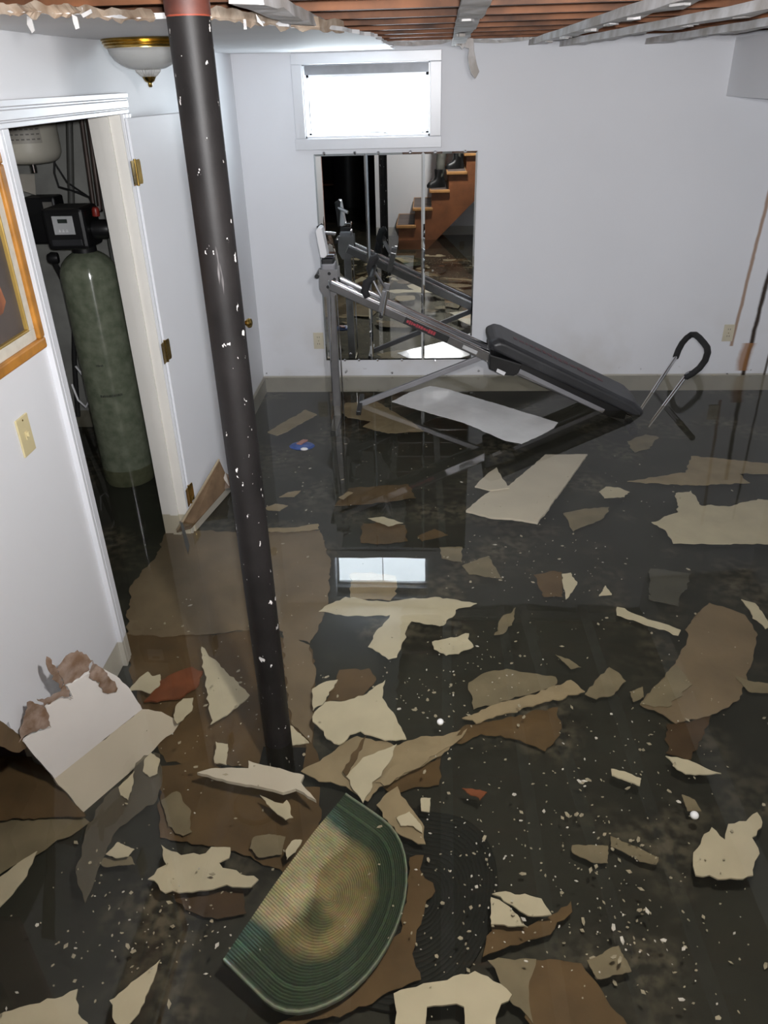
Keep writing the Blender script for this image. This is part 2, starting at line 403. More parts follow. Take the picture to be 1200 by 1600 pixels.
# ceiling: torn drywall panel, joists, subfloor, furring strips
ceil = thing('ceiling', (0, 3, CEIL), 'torn drywall ceiling with exposed wooden joists', 'ceiling', None, 'structure')
def cdt_sheet(poly2, step, jag, seed):
    """jagged outline + inner points -> (points, triangles, boundary order)"""
    rnd = random.Random(seed); P = []
    n = len(poly2)
    for i in range(n):
        a, b = Vector(poly2[i]), Vector(poly2[(i + 1) % n]); d = b - a; L = d.length
        k = max(1, int(L / step)); nr = Vector((-d.y, d.x)) / (L + 1e-9)
        for j in range(k):
            q = a + d * (j / k)
            off = 0 if j == 0 else jag * (rnd.uniform(-.5, .5) + 1.6 * noise.noise(Vector((q.x * 22, q.y * 22, seed))))
            P.append(q + nr * off)
    nb_ = len(P)
    xs = [p.x for p in P]; ys = [p.y for p in P]
    g = step * 2.2; inner = []
    x = min(xs) + g / 2
    while x < max(xs) and len(inner) < 700:
        y = min(ys) + g / 2
        while y < max(ys):
            inner.append(Vector((x + rnd.uniform(-.25, .25) * g, y + rnd.uniform(-.25, .25) * g))); y += g
        x += g
    res = geometry.delaunay_2d_cdt(P + inner, [(i, (i + 1) % nb_) for i in range(nb_)], [list(range(nb_))], 1, 1e-6)
    vs, es, fs = res[0], res[1], res[2]
    return vs, fs
def sheet_mb(vs, fs, to3, th, nrm):
    """top surface from to3(u,v) and a copy pushed along -nrm by th, closed at the rim"""
    mb = MB(); top = [to3(v) for v in vs]; n = len(top); nrm = Vector(nrm)
    cnt = {}
    for f in fs:
        for i in range(len(f)):
            a, b = f[i], f[(i + 1) % len(f)]
            cnt[(a, b)] = cnt.get((a, b), 0) + 1
    F = [tuple(f) for f in fs] + [tuple(i + n for i in reversed(f)) for f in fs]
    for (a, b) in cnt:
        if (b, a) not in cnt: F.append((b, a, a + n, b + n))
    mb.add(top + [p - nrm * th for p in top], F)
    return mb
def flat_sheet(name, px, z, th, m, seed, jag=0.004, warp=0.003, step=0.03, parent=None, tilt=None, loc=None):
    step = .016
    pts = [at_z(x, y, z) for x, y in px]
    poly = [Vector((p.x, p.y)) for p in pts]
    area = sum(poly[i].x * poly[(i + 1) % len(poly)].y - poly[(i + 1) % len(poly)].x * poly[i].y for i in range(len(poly)))
    if area < 0: poly.reverse()
    ext = max((a - b).length for a in poly for b in poly)
    step = max(0.006, min(step, ext / 14)); jag = min(jag, ext * .03)
    vs, fs = cdt_sheet(poly, step, jag, seed)
    def to3(v):
        h = noise.noise(Vector((v.x * 7 + seed, v.y * 7, seed * 1.7))) * warp
        if tilt: h += (v.x - poly[0].x) * tilt[0] + (v.y - poly[0].y) * tilt[1]
        return Vector((v.x, v.y, z + h))
    cx = sum(p.x for p in poly) / len(poly); cy = sum(p.y for p in poly) / len(poly)
    mb = sheet_mb(vs, fs, to3, th, (0, 0, 1))
    return mb.build(name, m, parent, loc=None if parent is not None else (cx, cy, z - th), smooth=False)

tear_px = [(0, 19), (30, 23), (60, 20), (90, 24), (130, 22), (160, 28), (205, 31), (250, 30), (300, 28), (345, 30), (400, 36), (455, 43), (500, 44), (545, 51), (580, 57), (600, 66)]
tear = [at_z(x, y, CEIL) for x, y in tear_px]
poly = [Vector((LW, tear[0].y - 0.2))] + [Vector((p.x, min(p.y, BW - 0.02))) for p in tear if p.x > LW] + [Vector((tear[-1].x, BW)), Vector((LW, BW))]
vs, fs = cdt_sheet(poly, 0.05, 0.018, 5)
sheet_mb(vs, fs, lambda v: Vector((v.x, v.y, CEIL + 0.004 * noise.noise(Vector((v.x * 2, v.y * 2, 0))))), -0.013, (0, 0, 1)).build('drywall_panel', M_CEIL, ceil)
ys = [5.22 - 0.406 * i for i in range(14)]
for y in ys:
    x1 = RW if y > 0.15 else -0.1
    MB().span((-4.05 if y < 1.3 else LW, y - 0.019, 2.078), (x1, y + 0.019, 2.27)).build('joist', M_JOIST, ceil)
MB().span((-4.05, 0.15, 2.27), (RW, BW, 2.29)).build('subfloor', M_SUB, ceil)
MB().span((-4.05, -4.2, 2.27), (-0.1, 0.15, 2.29)).build('subfloor', M_SUB, ceil)
# upstairs shell over the stair opening
wall_panel('wall_stairwell', M_WALL, [((-0.22, -0.98, 2.29), (-0.1, 0.27, 4.4)), ((-0.1, 0.15, 2.29), (RW, 0.27, 4.4)), ((-0.22, -1.1, 4.4), (RW + 0.12, 0.27, 4.5))], 'white stairwell walls above the stairs')
def strip(pts, w, h, seed):
    rnd = random.Random(seed); b = MB(); pts = [Vector(p) for p in pts]; n = 26
    top = []; P = []
    for i in range(n + 1):
        t = i / n; k = t * (len(pts) - 1); j = min(int(k), len(pts) - 2); P.append(pts[j].lerp(pts[j + 1], k - j))
    vs = []; fs = []
    for i, p in enumerate(P):
        wl, wr = w / 2 * rnd.uniform(.93, 1.05), w / 2 * rnd.uniform(.90, 1.08); dz = rnd.uniform(-.0015, .0015)
        vs += [p + Vector((-wl, 0, dz - h)), p + Vector((wr, 0, dz - h * rnd.uniform(.75, 1.15))), p + Vector((wr * .9, 0, dz)), p + Vector((-wl * .9, 0, dz))]
    for i in range(n):
        for k in range(4): fs.append((i * 4 + k, i * 4 + (k + 1) % 4, i * 4 + 4 + (k + 1) % 4, i * 4 + 4 + k))
    fs += [(3, 2, 1, 0), tuple(n * 4 + k for k in range(4))]
    return b.add(vs, fs)
for k, (a, b2) in enumerate([((0.10, 1.6, 2.076), (0.165, 5.32, 2.076)), ((0.66, 1.5, 2.076), (0.62, 5.39, 2.072)), ((1.10, 1.5, 2.078), (0.80, 5.38, 2.06)), ((1.44, 1.5, 2.078), (1.30, 5.39, 2.06)),
                            ((-0.40, 2.0, 2.078), (-0.40, 4.3, 2.078))]):
    strip([a, b2], 0.075, 0.030, 20 + k).build('furring_strip', M_LATH, ceil)
rnd = random.Random(15)
for k in range(26):
    fx, yy = rnd.choice(((.13, .02), (.64, -.01), (.95, -.06), (1.38, -.03))), rnd.uniform(2.4, 5.2)
    c = Vector((fx[0] + fx[1] * (yy - 3.8), yy, 2.046)); r = rnd.uniform(.012, .03)
    MB().prism([c + Vector((math.cos(a) * r * rnd.uniform(.6, 1.3), math.sin(a) * r * 2.2 * rnd.uniform(.6, 1.3), 0)) for a in (0, 1, 2, 3.1, 4.2, 5.3)], (0, 0, -rnd.uniform(.004, .012))).build('plaster_clod', M_LATH if k % 3 else M_PLAST, ceil)
# dangling torn strip at the end of the furring beside the window
d0 = at_y(733, 62, 4.95)
for k_, px in enumerate(([(728, 58), (740, 60), (741, 80), (745, 100), (749, 112), (743, 123), (737, 116), (733, 104), (731, 90), (733, 76), (726, 74)], [(714, 58), (726, 60), (727, 72), (722, 77), (718, 70)])):
    MB().prism([at_y(x, y, 4.95 + .02 * k_) for x, y in px], (0, .02, 0)).build('torn_strip', M_LATH, ceil, bevel=.003)
# white broken drywall edge sagging along the top of the back wall
def edge_strip(px, Y, h, m, seed):
    rnd = random.Random(seed); vs = []; fs = []; P = [at_y(x, y, Y) for x, y in px]; Q = []
    for i in range(len(P) - 1):
        for j in range(6): Q.append(P[i].lerp(P[i + 1], j / 6))
    Q.append(P[-1]); n = len(Q)
    for p in Q:
        a = rnd.uniform(.6, 1.2) * h
        vs += [p, p + Vector((0, 0.10, 0.004)), p + Vector((0, 0.10, a)), p + Vector((0, rnd.uniform(-.01, .01), a))]
    for i in range(n - 1):
        for k in range(4): fs.append((i * 4 + k, i * 4 + (k + 1) % 4, i * 4 + 4 + (k + 1) % 4, i * 4 + 4 + k))
    fs += [(3, 2, 1, 0), tuple((n - 1) * 4 + k for k in range(4))]
    return MB().add(vs, fs)
edge_strip([(596, 66), (612, 71), (645, 72), (690, 69), (708, 63)], 5.27, 0.022, M_PLAST, 3).build('drywall_edge', M_PLAST, ceil)
edge_strip([(738, 66), (775, 67), (815, 64), (836, 60)], 5.27, 0.018, M_PLAST, 4).build('drywall_edge', M_PLAST, ceil)
edge_strip([(876, 62), (930, 59), (985, 55), (1030, 50), (1100, 46)], 5.27, 0.018, M_PLAST, 5).build('drywall_edge', M_PLAST, ceil)
edge_strip([(476, 71), (520, 74), (560, 73), (598, 66)], 5.2, 0.012, M_PLAST, 6).build('drywall_edge', M_PLAST, ceil)
edge_strip([(362, 60), (400, 63), (440, 68), (480, 73)], 5.0, 0.008, M_TORNP, 7).build('drywall_edge', M_TORNP, ceil)
# ragged paper hanging from the tear
def ragged(px, dyu, dyl, m, seed, name='torn_paper'):
    rnd = random.Random(seed); vs = []; fs = []
    P = []
    for i in range(len(px) - 1):
        for j in range(7):
            P.append((px[i][0] + (px[i + 1][0] - px[i][0]) * j / 7, px[i][1] + (px[i + 1][1] - px[i][1]) * j / 7))
    for x, y in P:
        p = at_z(x, y, CEIL); k = p.y / F_PX
        up = dyu * (.75 + .5 * noise.noise(Vector((x * .05, seed, 0)))) * k; lo = dyl * max(0, .25 + 1.1 * noise.noise(Vector((x * .06, seed, 4))) + .25 * noise.noise(Vector((x * .3, seed, 9)))) * k
        j = .012 * noise.noise(Vector((x * .09, seed, 7)))
        vs += [p + Vector((0, j - .02, -lo)), p + Vector((0, j, 0.003)), p + Vector((0, j - .035, up)), p + Vector((0, j - .031, up)), p + Vector((0, j + .005, 0.006)), p + Vector((0, j - .017, -lo + .001))]
    n = len(P)
    for i in range(n - 1):
        for k in range(6): fs.append((i * 6 + k, i * 6 + (k + 1) % 6, i * 6 + 6 + (k + 1) % 6, i * 6 + 6 + k))
    return MB().add(vs, fs).build(name, m, ceil)
ragged(tear_px[:8], 14, 9, M_TORNP, 11)
ragged(tear_px[8:14], 16, 10, M_TORNP, 12)
for px in ([(42, 24), (48, 24), (54, 48), (50, 52), (42, 38)], [(112, 22), (120, 26), (124, 44), (118, 46), (114, 34)], [(126, 22), (142, 14), (144, 20), (130, 28)], [(380, 30), (384, 30), (386, 46), (381, 46)], [(400, 22), (410, 36), (412, 42), (402, 34)]):
    y0 = at_z(px[0][0], px[0][1], CEIL).y
    MB().prism([at_y(x, y, y0 - 0.01) for x, y in px], (0, 0.003, 0)).build('paper_flap', M_PLAST, ceil)

# window
win = thing('window_1', ((WX0 + WX1) / 2, BW, WZ0), 'small overexposed basement window above the mirror', 'window', None, 'structure')
for lo, hi in [((-0.842, BW - 0.02, WZ0), (WX0, BW, WZ1)), ((WX1, BW - 0.02, WZ0), (0.074, BW, WZ1)), ((-0.842, BW - 0.02, WZ1), (0.074, BW, 2.036)), ((-0.848, BW - 0.022, 1.503), (0.078, BW, WZ0))]:
    MB().span(lo, hi).build('casing', M_TRIM, win, bevel=0.004)
MB().span((WX0, BW - .004, WZ0 - .001), (WX1, BW + .15, WZ0 + .012)).build('sill', M_TRIM, win)
MB().span((WX0, BW - .004, WZ0), (WX0 + .008, BW + .15, WZ1)).span((WX1 - .008, BW - .004, WZ0), (WX1, BW + .15, WZ1)).build('reveal', M_TRIM, win)
MB().span((WX0, BW - .004, WZ1 - .006), (WX1, BW + .15, WZ1)).span((WX0, BW + .06, WZ1 - .055), (WX1, BW + .15, WZ1 - .006)).build('head', M_SASH, win)
GY = BW + 0.13
MB().span((WX0 + .008, GY - .012, WZ0 + .012), (WX0 + .022, GY + .012, WZ1 - .055)).span((WX1 - .024, GY - .012, WZ0 + .012), (WX1 - .008, GY + .012, WZ1 - .055)).span((WX0, GY - .012, WZ1 - .07), (WX1, GY + .012, WZ1 - .055)).span((WX0, GY - .012, WZ0 + .012), (WX1, GY + .012, WZ0 + .022)).build('sash', M_WHITEP, win)
xm = at_y(577, 150, GY).x
MB().span((xm - .003, GY - .006, WZ0 + .02), (xm + .003, GY + .006, WZ1 - .06)).build('mullion', M_SASH, win)
MB().span((WX0 + .02, GY - .002, WZ0 + .02), (xm - .003, GY + .002, WZ1 - .06)).build('pane', M_GLASS, win)
MB().span((xm + .003, GY - .002, WZ0 + .02), (WX1 - .02, GY + .002, WZ1 - .06)).build('pane', M_GLASS, win)
MB().tube([at_y(x, y, GY - .03) for x, y in ((579, 206), (598, 206), (606, 209), (640, 211), (652, 210), (662, 206))], .0022, 6).build('wire', M_SLOT, win)
MB().tube([at_y(x, y, GY - .03) for x, y in ((612, 204), (640, 205), (670, 202), (671, 140))], .0022, 6).build('wire', M_SLOT, win)
MB().tube([at_y(x, y, GY - .03) for x, y in ((483, 150), (484, 175), (487, 205))], .0022, 6).build('wire', M_SLOT, win)

# door: casing, jamb, leaf
trim = thing('trim_1', (LW, 2.87, 0), 'white moulded casing and jamb of the closet doorway', 'door casing', None, 'structure')
def casing(y0, y1, z0, z1, horiz=False, flip=False):
    n = 5
    for k, (a, b, t) in enumerate([(0, .25, .020), (.25, .36, .014), (.36, .72, .017), (.72, .80, .011), (.80, 1, .013)]):
        if flip: a, b = 1 - b, 1 - a
        if horiz: lo, hi = (LW, y0, z0 + (z1 - z0) * (1 - b)), (LW + t, y1, z0 + (z1 - z0) * (1 - a))
        else: lo, hi = (LW, y0 + (y1 - y0) * a, z0), (LW + t, y0 + (y1 - y0) * b, z1)
        yield lo, hi
for nm, args in (('casing', (DOOR_Y0 - .068, DOOR_Y0, FLOOR, DOOR_TOP, False, False)), ('casing', (DOOR_Y1 + .004, DOOR_Y1 + .072, FLOOR, DOOR_TOP, False, True)), ('casing', (DOOR_Y0 - .068, DOOR_Y1 + .072, DOOR_TOP, DOOR_TOP + .072, True, False))):
    b = MB()
    for lo, hi in casing(*args): b.span(lo, hi)
    b.build(nm, M_TRIM, trim, bevel=.002)
JX = LW - WT
MB().span((JX, DOOR_Y0 - .012, FLOOR), (LW, DOOR_Y0, DOOR_TOP)).build('jamb', M_JAMB, trim)
MB().span((JX, DOOR_Y1, FLOOR), (LW, DOOR_Y1 + .012, DOOR_TOP)).build('jamb', M_JAMB, trim)
MB().span((JX, DOOR_Y0, DOOR_TOP), (LW, DOOR_Y1, DOOR_TOP + .012)).build('jamb', M_JAMB, trim)
MB().span((LW - .085, DOOR_Y1 - .012, FLOOR), (LW - .045, DOOR_Y1, DOOR_TOP)).build('door_stop', M_JAMB, trim)
MB().span((LW - .085, DOOR_Y0, FLOOR), (LW - .045, DOOR_Y0 + .012, DOOR_TOP)).build('door_stop', M_JAMB, trim)
H0 = Vector((LW + .022, 3.362, 0)); H1 = Vector((-1.020, 4.238, 0)); dd = (H1 - H0).normalized(); dn_ = Vector((dd.y, -dd.x, 0))
door = thing('door_1', H0, 'open white flush door with brass knob', 'door', None, 'structure')
LTOP = 1.782
MB().prism([H0 + dn_ * .0 + Vector((0, 0, FLOOR + .01)), H1 + Vector((0, 0, FLOOR + .01)), H1 - dn_ * .035 + Vector((0, 0, FLOOR + .01)), H0 - dn_ * .035 + Vector((0, 0, FLOOR + .01))], (0, 0, LTOP - FLOOR - .01)).build('leaf', M_DOOR, door, bevel=.002)
for hz in (1.586, 0.843, 0.11):
    hb = H0 + Vector((-.004, -.006, hz)) + dn_ * .004
    hg = MB(); c = hb + dd * .030
    hg.prism([hb + dd * .004 + Vector((0, 0, -.046)), hb + dd * .040 + Vector((0, 0, -.046)), hb + dd * .044 + Vector((0, 0, -.036)), hb + dd * .044 + Vector((0, 0, .036)), hb + dd * .040 + Vector((0, 0, .046)), hb + dd * .004 + Vector((0, 0, .046))], dn_ * .003)
    hp = hg.build('hinge', M_BRASS, door)
    jb = Vector((LW + .024, 3.350, hz))
    MB().prism([jb + Vector((0, -.042, -.046)), jb + Vector((0, 0, -.046)), jb + Vector((0, 0, .046)), jb + Vector((0, -.042, .046))], (.003, 0, 0)).build('hinge_plate', M_BRASS, hp)
    MB().tube([hb + dn_ * .004 + Vector((0, 0, -.05)), hb + dn_ * .004 + Vector((0, 0, .05))], .006, 10).build('pin', M_BRASS, hp, smooth=True)
kz = at_y(392, 505, 4.17).z
kb = H0 + dd * .835 + Vector((0, 0, kz))
MB().lathe([(.032, 0), (.032, .006), (.014, .012), (.011, .028), (.020, .036), (.027, .048), (.024, .060), (.010, .066)], kb, 20, dn_).build('knob', M_BRASS, door, smooth=True)

# ------------------------------------------------------------------ flood water (thin surface, real room-wide plane)
wv = []; wf = []
water = MB()
for lo, hi in [((LW, -0.98), (RW, BW)), ((LW - WT, DOOR_Y0), (LW, DOOR_Y1)), ((-2.6, 2.0), (LW - WT, 4.75)), ((-4.05, -4.2), (-0.76, 1.36))]:
    pass
def quad(x0, y0, x1, y1): water.add([(x0, y0, 0), (x1, y0, 0), (x1, y1, 0), (x0, y1, 0)], [(0, 1, 2, 3)])
quad(LW, -0.98, RW, BW); quad(LW - WT, DOOR_Y0, LW, DOOR_Y1); quad(-2.6, 2.0, LW - WT, 4.75); quad(-4.05, -4.2, LW, 1.345); quad(-4.05, 1.345, LW, 1.80); quad(LW, -4.2, -0.76, -0.98)
wo = water.build('flood_water', M_WATER)
tag(wo, 'still murky flood water covering the whole basement floor', 'water', None, 'stuff')

# ------------------------------------------------------------------ support column
cx, cy = -0.4895, 1.844
col = thing('support_column', (cx, cy, FLOOR), 'black painted steel support column with chipped paint', 'column')
MB().lathe([(.0443, FLOOR + .004), (.0443, 2.20)], (cx, cy, 0), 40).build('shaft', M_COL, col, smooth=True)
MB().box((cx, cy, FLOOR + .003), (.15, .15, .006)).build('base_plate', M_COL, col)
M_RUSTCAP = mat('rusty_cap', (0.10, 0.026, 0.016), 0.6, var=0.3, scale=20)
MB().lathe([(.0460, 2.018), (.0465, 2.05), (.0465, 2.20)], (cx, cy, 0), 32).build('rusty_top', M_RUSTCAP, col, smooth=True)
MB().box((cx, cy, 2.068), (.16, .12, .012)).build('cap_plate', M_RUSTCAP, col)

# ------------------------------------------------------------------ mirror on the back wall
mt = thing('wall_mirror', (-0.215, BW, 0.118), 'large frameless three panel mirror on the back wall below the window', 'mirror')
mx0, mx1, mz0, mz1 = -0.738, 0.307, 0.119, 1.478
s1, s2 = at_y(576.5, 400, BW).x, at_y(661, 400, BW).x
for a, b2 in ((mx0, s1), (s1, s2), (s2, mx1)):
    b = MB(); w = .012; y1 = BW - .001; y0 = BW - .0085; ye = BW - .0055; g = .0008
    o_ = [(a + g, ye, mz0), (b2 - g, ye, mz0), (b2 - g, ye, mz1), (a + g, ye, mz1)]
    i_ = [(a + w, y0, mz0 + w), (b2 - w, y0, mz0 + w), (b2 - w, y0, mz1 - w), (a + w, y0, mz1 - w)]
    k_ = [(x, y1, z) for x, _, z in o_]
    p = MB().add(o_ + k_ + i_, [(0, 1, 9, 8), (1, 2, 10, 9), (2, 3, 11, 10), (3, 0, 8, 11), (8, 9, 10, 11), (4, 5, 1, 0), (5, 6, 2, 1), (6, 7, 3, 2), (7, 4, 0, 3), (7, 6, 5, 4)]).build('mirror_panel', M_MIRROR, mt)
for px_, py_ in ((506, 240), (554, 239), (591, 239), (641, 238), (680, 238), (727, 237), (539, 563), (561, 563), (590, 563), (628, 563), (680, 563), (548, 553)):
    p = at_y(px_, py_, BW - .009)
    MB().lathe([(.010, 0), (.010, .003), (.005, .008)], (p.x, BW - .006, p.z), 10, (0, -1, 0)).build('clip', M_CHROME, mt)

# ------------------------------------------------------------------ wall plates
def outlet(name, c, label, cat, facing, kind='outlet'):
    t = thing(name, c, label, cat)
    c = Vector(c); f = Vector(facing); sd = Vector((0, 0, 1)).cross(f)
    def slab(cn, w, h, d, m, nm, bev=.001):
        p = [cn + sd * (i * w / 2) + Vector((0, 0, j * h / 2)) for i, j in ((-1, -1), (1, -1), (1, 1), (-1, 1))]
        return MB().prism(p, f * d).build(nm, m, t, bevel=bev)
    slab(c, .072, .118, .006, M_IVORY if kind == 'switch' else M_IVORY2, 'cover_plate', .002)
    if kind == 'outlet':
        for dz in (-.024, .024):
            r = slab(c + f * .006 + Vector((0, 0, dz)), .034, .030, .002, M_IVORY2, 'socket')
            for dx in (-.007, .007): slab(c + f * .008 + sd * dx + Vector((0, 0, dz + .003)), .003, .010, .0006, M_SLOT, 'slot', 0)
    else:
        slab(c + f * .006, .012, .026, .003, M_IVORY, 'collar')
        slab(c + f * .009 + Vector((0, 0, .004)), .009, .014, .008, M_IVORY, 'toggle')
    slab(c + f * .006 + Vector((0, 0, .048 if kind == 'switch' else 0)), .005, .005, .001, M_BRASS, 'screw', 0)
    return t
outlet('wall_outlet', (-0.784, BW, 0.262), 'ivory wall outlet left of the mirror just above the water', 'outlet', (0, -1, 0))
outlet('wall_outlet', (2.078, BW, 0.294), 'ivory wall outlet beside the rusty drip stain on the right', 'outlet', (0, -1, 0))
outlet('light_switch', (LW, 2.082, 0.988), 'ivory light switch plate on the left wall below the picture', 'switch', (1, 0, 0), 'switch')

# ------------------------------------------------------------------ framed picture on the left wall
pc = at_x(58, 540, LW); y1, z0 = 2.286, 1.196; y0, z1 = 1.55, 1.75
pic = thing('framed_picture', (LW, (y0 + y1) / 2, z0), 'picture in an orange wood frame with cream liner on the left wall', 'picture')
def ring(y0, y1, z0, z1, w, x0, x1, nm, m, bev=.002):
    for a, b2 in (((y0, z0), (y1, z0 + w)), ((y0, z1 - w), (y1, z1)), ((y0, z0 + w), (y0 + w, z1 - w)), ((y1 - w, z0 + w), (y1, z1 - w))):
        MB().span((x0, a[0], a[1]), (x1, b2[0], b2[1])).build(nm, m, pic, bevel=bev)
ring(y0, y1, z0, z1, .034, LW, LW + .034, 'frame_rail', M_FRAME, .006)
ring(y0 + .034, y1 - .034, z0 + .034, z1 - .034, .034, LW, LW + .022, 'liner', M_LINER)
ring(y0 + .068, y1 - .068, z0 + .068, z1 - .068, .007, LW, LW + .024, 'gold_lip', M_GOLD)
MB().span((LW, y0 + .07, z0 + .07), (LW + .012, y1 - .07, z1 - .07)).build('canvas', M_PIC, pic)
MB().prism([(LW + .012, y, z) for y, z in ((1.62, 1.30), (2.12, 1.345), (2.15, 1.37), (2.135, 1.43), (2.06, 1.52), (1.95, 1.60), (1.62, 1.62))], (.0006, 0, 0)).build('painted_shape', M_PICO, pic)

# ------------------------------------------------------------------ ceiling lamp
lx, ly = -1.045, 3.27
lamp = thing('ceiling_lamp', (lx, ly, CEIL), 'unlit brass flush ceiling lamp with a glass bowl and finial', 'ceiling lamp')
MB().lathe([(.150, CEIL), (.152, CEIL - .006), (.147, CEIL - .010), (.150, CEIL - .014), (.143, CEIL - .019), (.145, CEIL - .023), (.137, CEIL - .028), (.137, CEIL - .030)], (lx, ly, 0), 48).build('brass_pan', M_BRASS, lamp, smooth=True)
MB().lathe([(.134, CEIL - .030), (.129, CEIL - .047), (.115, CEIL - .067), (.094, CEIL - .083), (.068, CEIL - .095), (.042, CEIL - .100)], (lx, ly, 0), 48).build('glass_bowl', M_LGLASS, lamp, smooth=True)
fl = MB(); n = 28
prof = [(.046, CEIL - .094), (.042, CEIL - .106), (.030, CEIL - .118), (.018, CEIL - .126)]
vs = []; fs = []
for r, z in prof:
    for k in range(n * 2):
        a = math.pi * k / n; rr = r * (1 + (.06 if k % 2 else -.04)); vs.append((lx + rr * math.cos(a), ly + rr * math.sin(a), z))
for i in range(3):
    for k in range(n * 2): fs.append((i * n * 2 + k, i * n * 2 + (k + 1) % (n * 2), (i + 1) * n * 2 + (k + 1) % (n * 2), (i + 1) * n * 2 + k))
fl.add(vs, fs).build('fluted_cup', M_LGLASS, lamp)
MB().lathe([(.020, CEIL - .112), (.026, CEIL - .122), (.018, CEIL - .136), (.008, CEIL - .142), (.008, CEIL - .152), (.005, CEIL - .156)], (lx, ly, 0), 20).build('finial', M_BRASS, lamp, smooth=True)

# ------------------------------------------------------------------ utility closet
tx, ty = -1.727, 3.96
tank = thing('softener_tank', (tx, ty, FLOOR), 'tall green fibreglass water softener tank in the closet', 'water tank')
prof = [(.06, FLOOR), (.135, FLOOR + .02), (.143, FLOOR + .05), (.143, 1.05)] + [(.143 * math.cos(a), 1.05 + .13 * math.sin(a)) for a in [math.radians(k) for k in range(10, 76, 8)]] + [(.030, 1.185)]
MB().lathe(prof, (tx, ty, 0), 48).build('shell', M_TANK, tank, smooth=True)
def tank_marks(cz, a0, a1, h, seed):
    rnd = random.Random(seed); mb = MB(); a = a0
    while a < a1:
        w = rnd.uniform(.010, .022); hh = h * rnd.uniform(.6, 1.0)
        e = .1434
        pts = [(tx + e * math.cos(t), ty + e * math.sin(t), z) for t, z in ((a, cz), (a + w, cz), (a + w, cz + hh), (a, cz + hh))]
        off = Vector((math.cos(a), math.sin(a), 0)) * .0006
        mb.prism(pts, off); a += w + rnd.uniform(.008, .02)
    return mb
va = math.atan2(-ty, -tx)
tank_marks(.615, va - .42, va - .18, .012, 1).build('lettering', M_SLOT, tank)
tank_marks(.445, va - .50, va + .30, .014, 2).build('lettering', M_SLOT, tank)
valve = MB().box((tx - .02, ty - .03, 1.295), (.205, .20, .19)).build('valve_body', M_BLACKP, tank, bevel=.018)
MB().box((tx - .02, ty - .134, 1.315), (.102, .006, .085)).build('control_panel', M_PANEL, tank, bevel=.003)
MB().box((tx - .02, ty - .138, 1.335), (.046, .003, .018)).build('display', M_LCD, tank)
for k in range(3): MB().prism([(tx - .048 + k * .018, ty - .1375, 1.285), (tx - .036 + k * .018, ty - .1375, 1.285), (tx - .042 + k * .018, ty - .1375, 1.299)], (0, -.002, 0)).build('button', M_WHITEP, tank)
MB().box((tx - .02, ty - .13, 1.235), (.15, .006, .030)).build('valve_ledge', M_VINYL, tank, bevel=.003)
MB().lathe([(.060, 1.17), (.060, 1.21)], (tx, ty, 0), 24).build('neck', M_BLACKP, tank, smooth=True)
MB().lathe([(.045, 0), (.045, .06), (.038, .08)], (tx + .085, ty - .03, 1.28), 18, (1, 0, 0)).build('side_port', M_BLACKP, tank, smooth=True)
MB().lathe([(.018, 0), (.018, .03), (.012, .04)], (tx + .115, ty - .05, 1.345), 14, (.1, -.1, 1)).build('red_connector', mat('red_fitting', (.30, .03, .02), .4), tank, smooth=True)
MB().lathe([(.026, 0), (.030, .03), (.02, .05)], (tx - .12, ty - .05, 1.15), 14, (-1, -.2, 0)).build('drain_elbow', M_BLACKP, tank, smooth=True)
# pressure tank
qx, qy = -1.985, 4.15
pt = thing('pressure_tank', (qx, qy, 1.55), 'cream pressure tank hanging high in the closet', 'water tank')
R = .150
prof = [(.03, 1.56)] + [(R - .06 + .06 * math.sin(a), 1.625 - .06 * math.cos(a)) for a in [math.radians(k) for k in range(0, 91, 15)]] + [(R, 1.98), (R - .02, 2.03), (.05, 2.07)]
MB().lathe(prof, (qx, qy, 0), 40).build('shell', M_PTANK, pt, smooth=True)
MB().lathe([(.016, 1.52), (.016, 1.56)], (qx, qy, 0), 14).build('nipple', M_CHROME, pt, smooth=True)
pa = math.atan2(-qy, -qx)
def curved_patch(cx_, cy_, r, a0, a1, z0, z1, nm, m, par, off=.0006):
    n = 8; P = [];
    for i in range(n + 1):
        a = a0 + (a1 - a0) * i / n
        for rr in (r, r + off):
            for z in (z0, z1): P.append((cx_ + rr * math.cos(a), cy_ + rr * math.sin(a), z))
    F = []
    for i in range(n):
        o = i * 4; F += [(o + 2, o + 6, o + 7, o + 3), (o, o + 1, o + 5, o + 4), (o + 1, o + 3, o + 7, o + 5), (o, o + 4, o + 6, o + 2)]
    F += [(0, 2, 3, 1), (n * 4, n * 4 + 1, n * 4 + 3, n * 4 + 2)]
    return MB().add(P, F).build(nm, m, par)
curved_patch(qx, qy, R + .0002, pa - .55, pa + .45, 1.66, 1.75, 'label', M_LABEL, pt)
rnd = random.Random(4)
for k in range(9):
    a = pa - .6 + k * .115
    curved_patch(qx, qy, R + .0009, a, a + rnd.uniform(.04, .08), 1.785 + rnd.uniform(-.004, .006), 1.797 + rnd.uniform(0, .01), 'lettering', M_PRINT, pt)
for k in range(6):
    a = pa - .5 + k * .16
    for j in range(3): curved_patch(qx, qy, R + .0009, a, a + .10, 1.675 + j * .022, 1.681 + j * .022, 'fine_print', M_PRINT, pt)
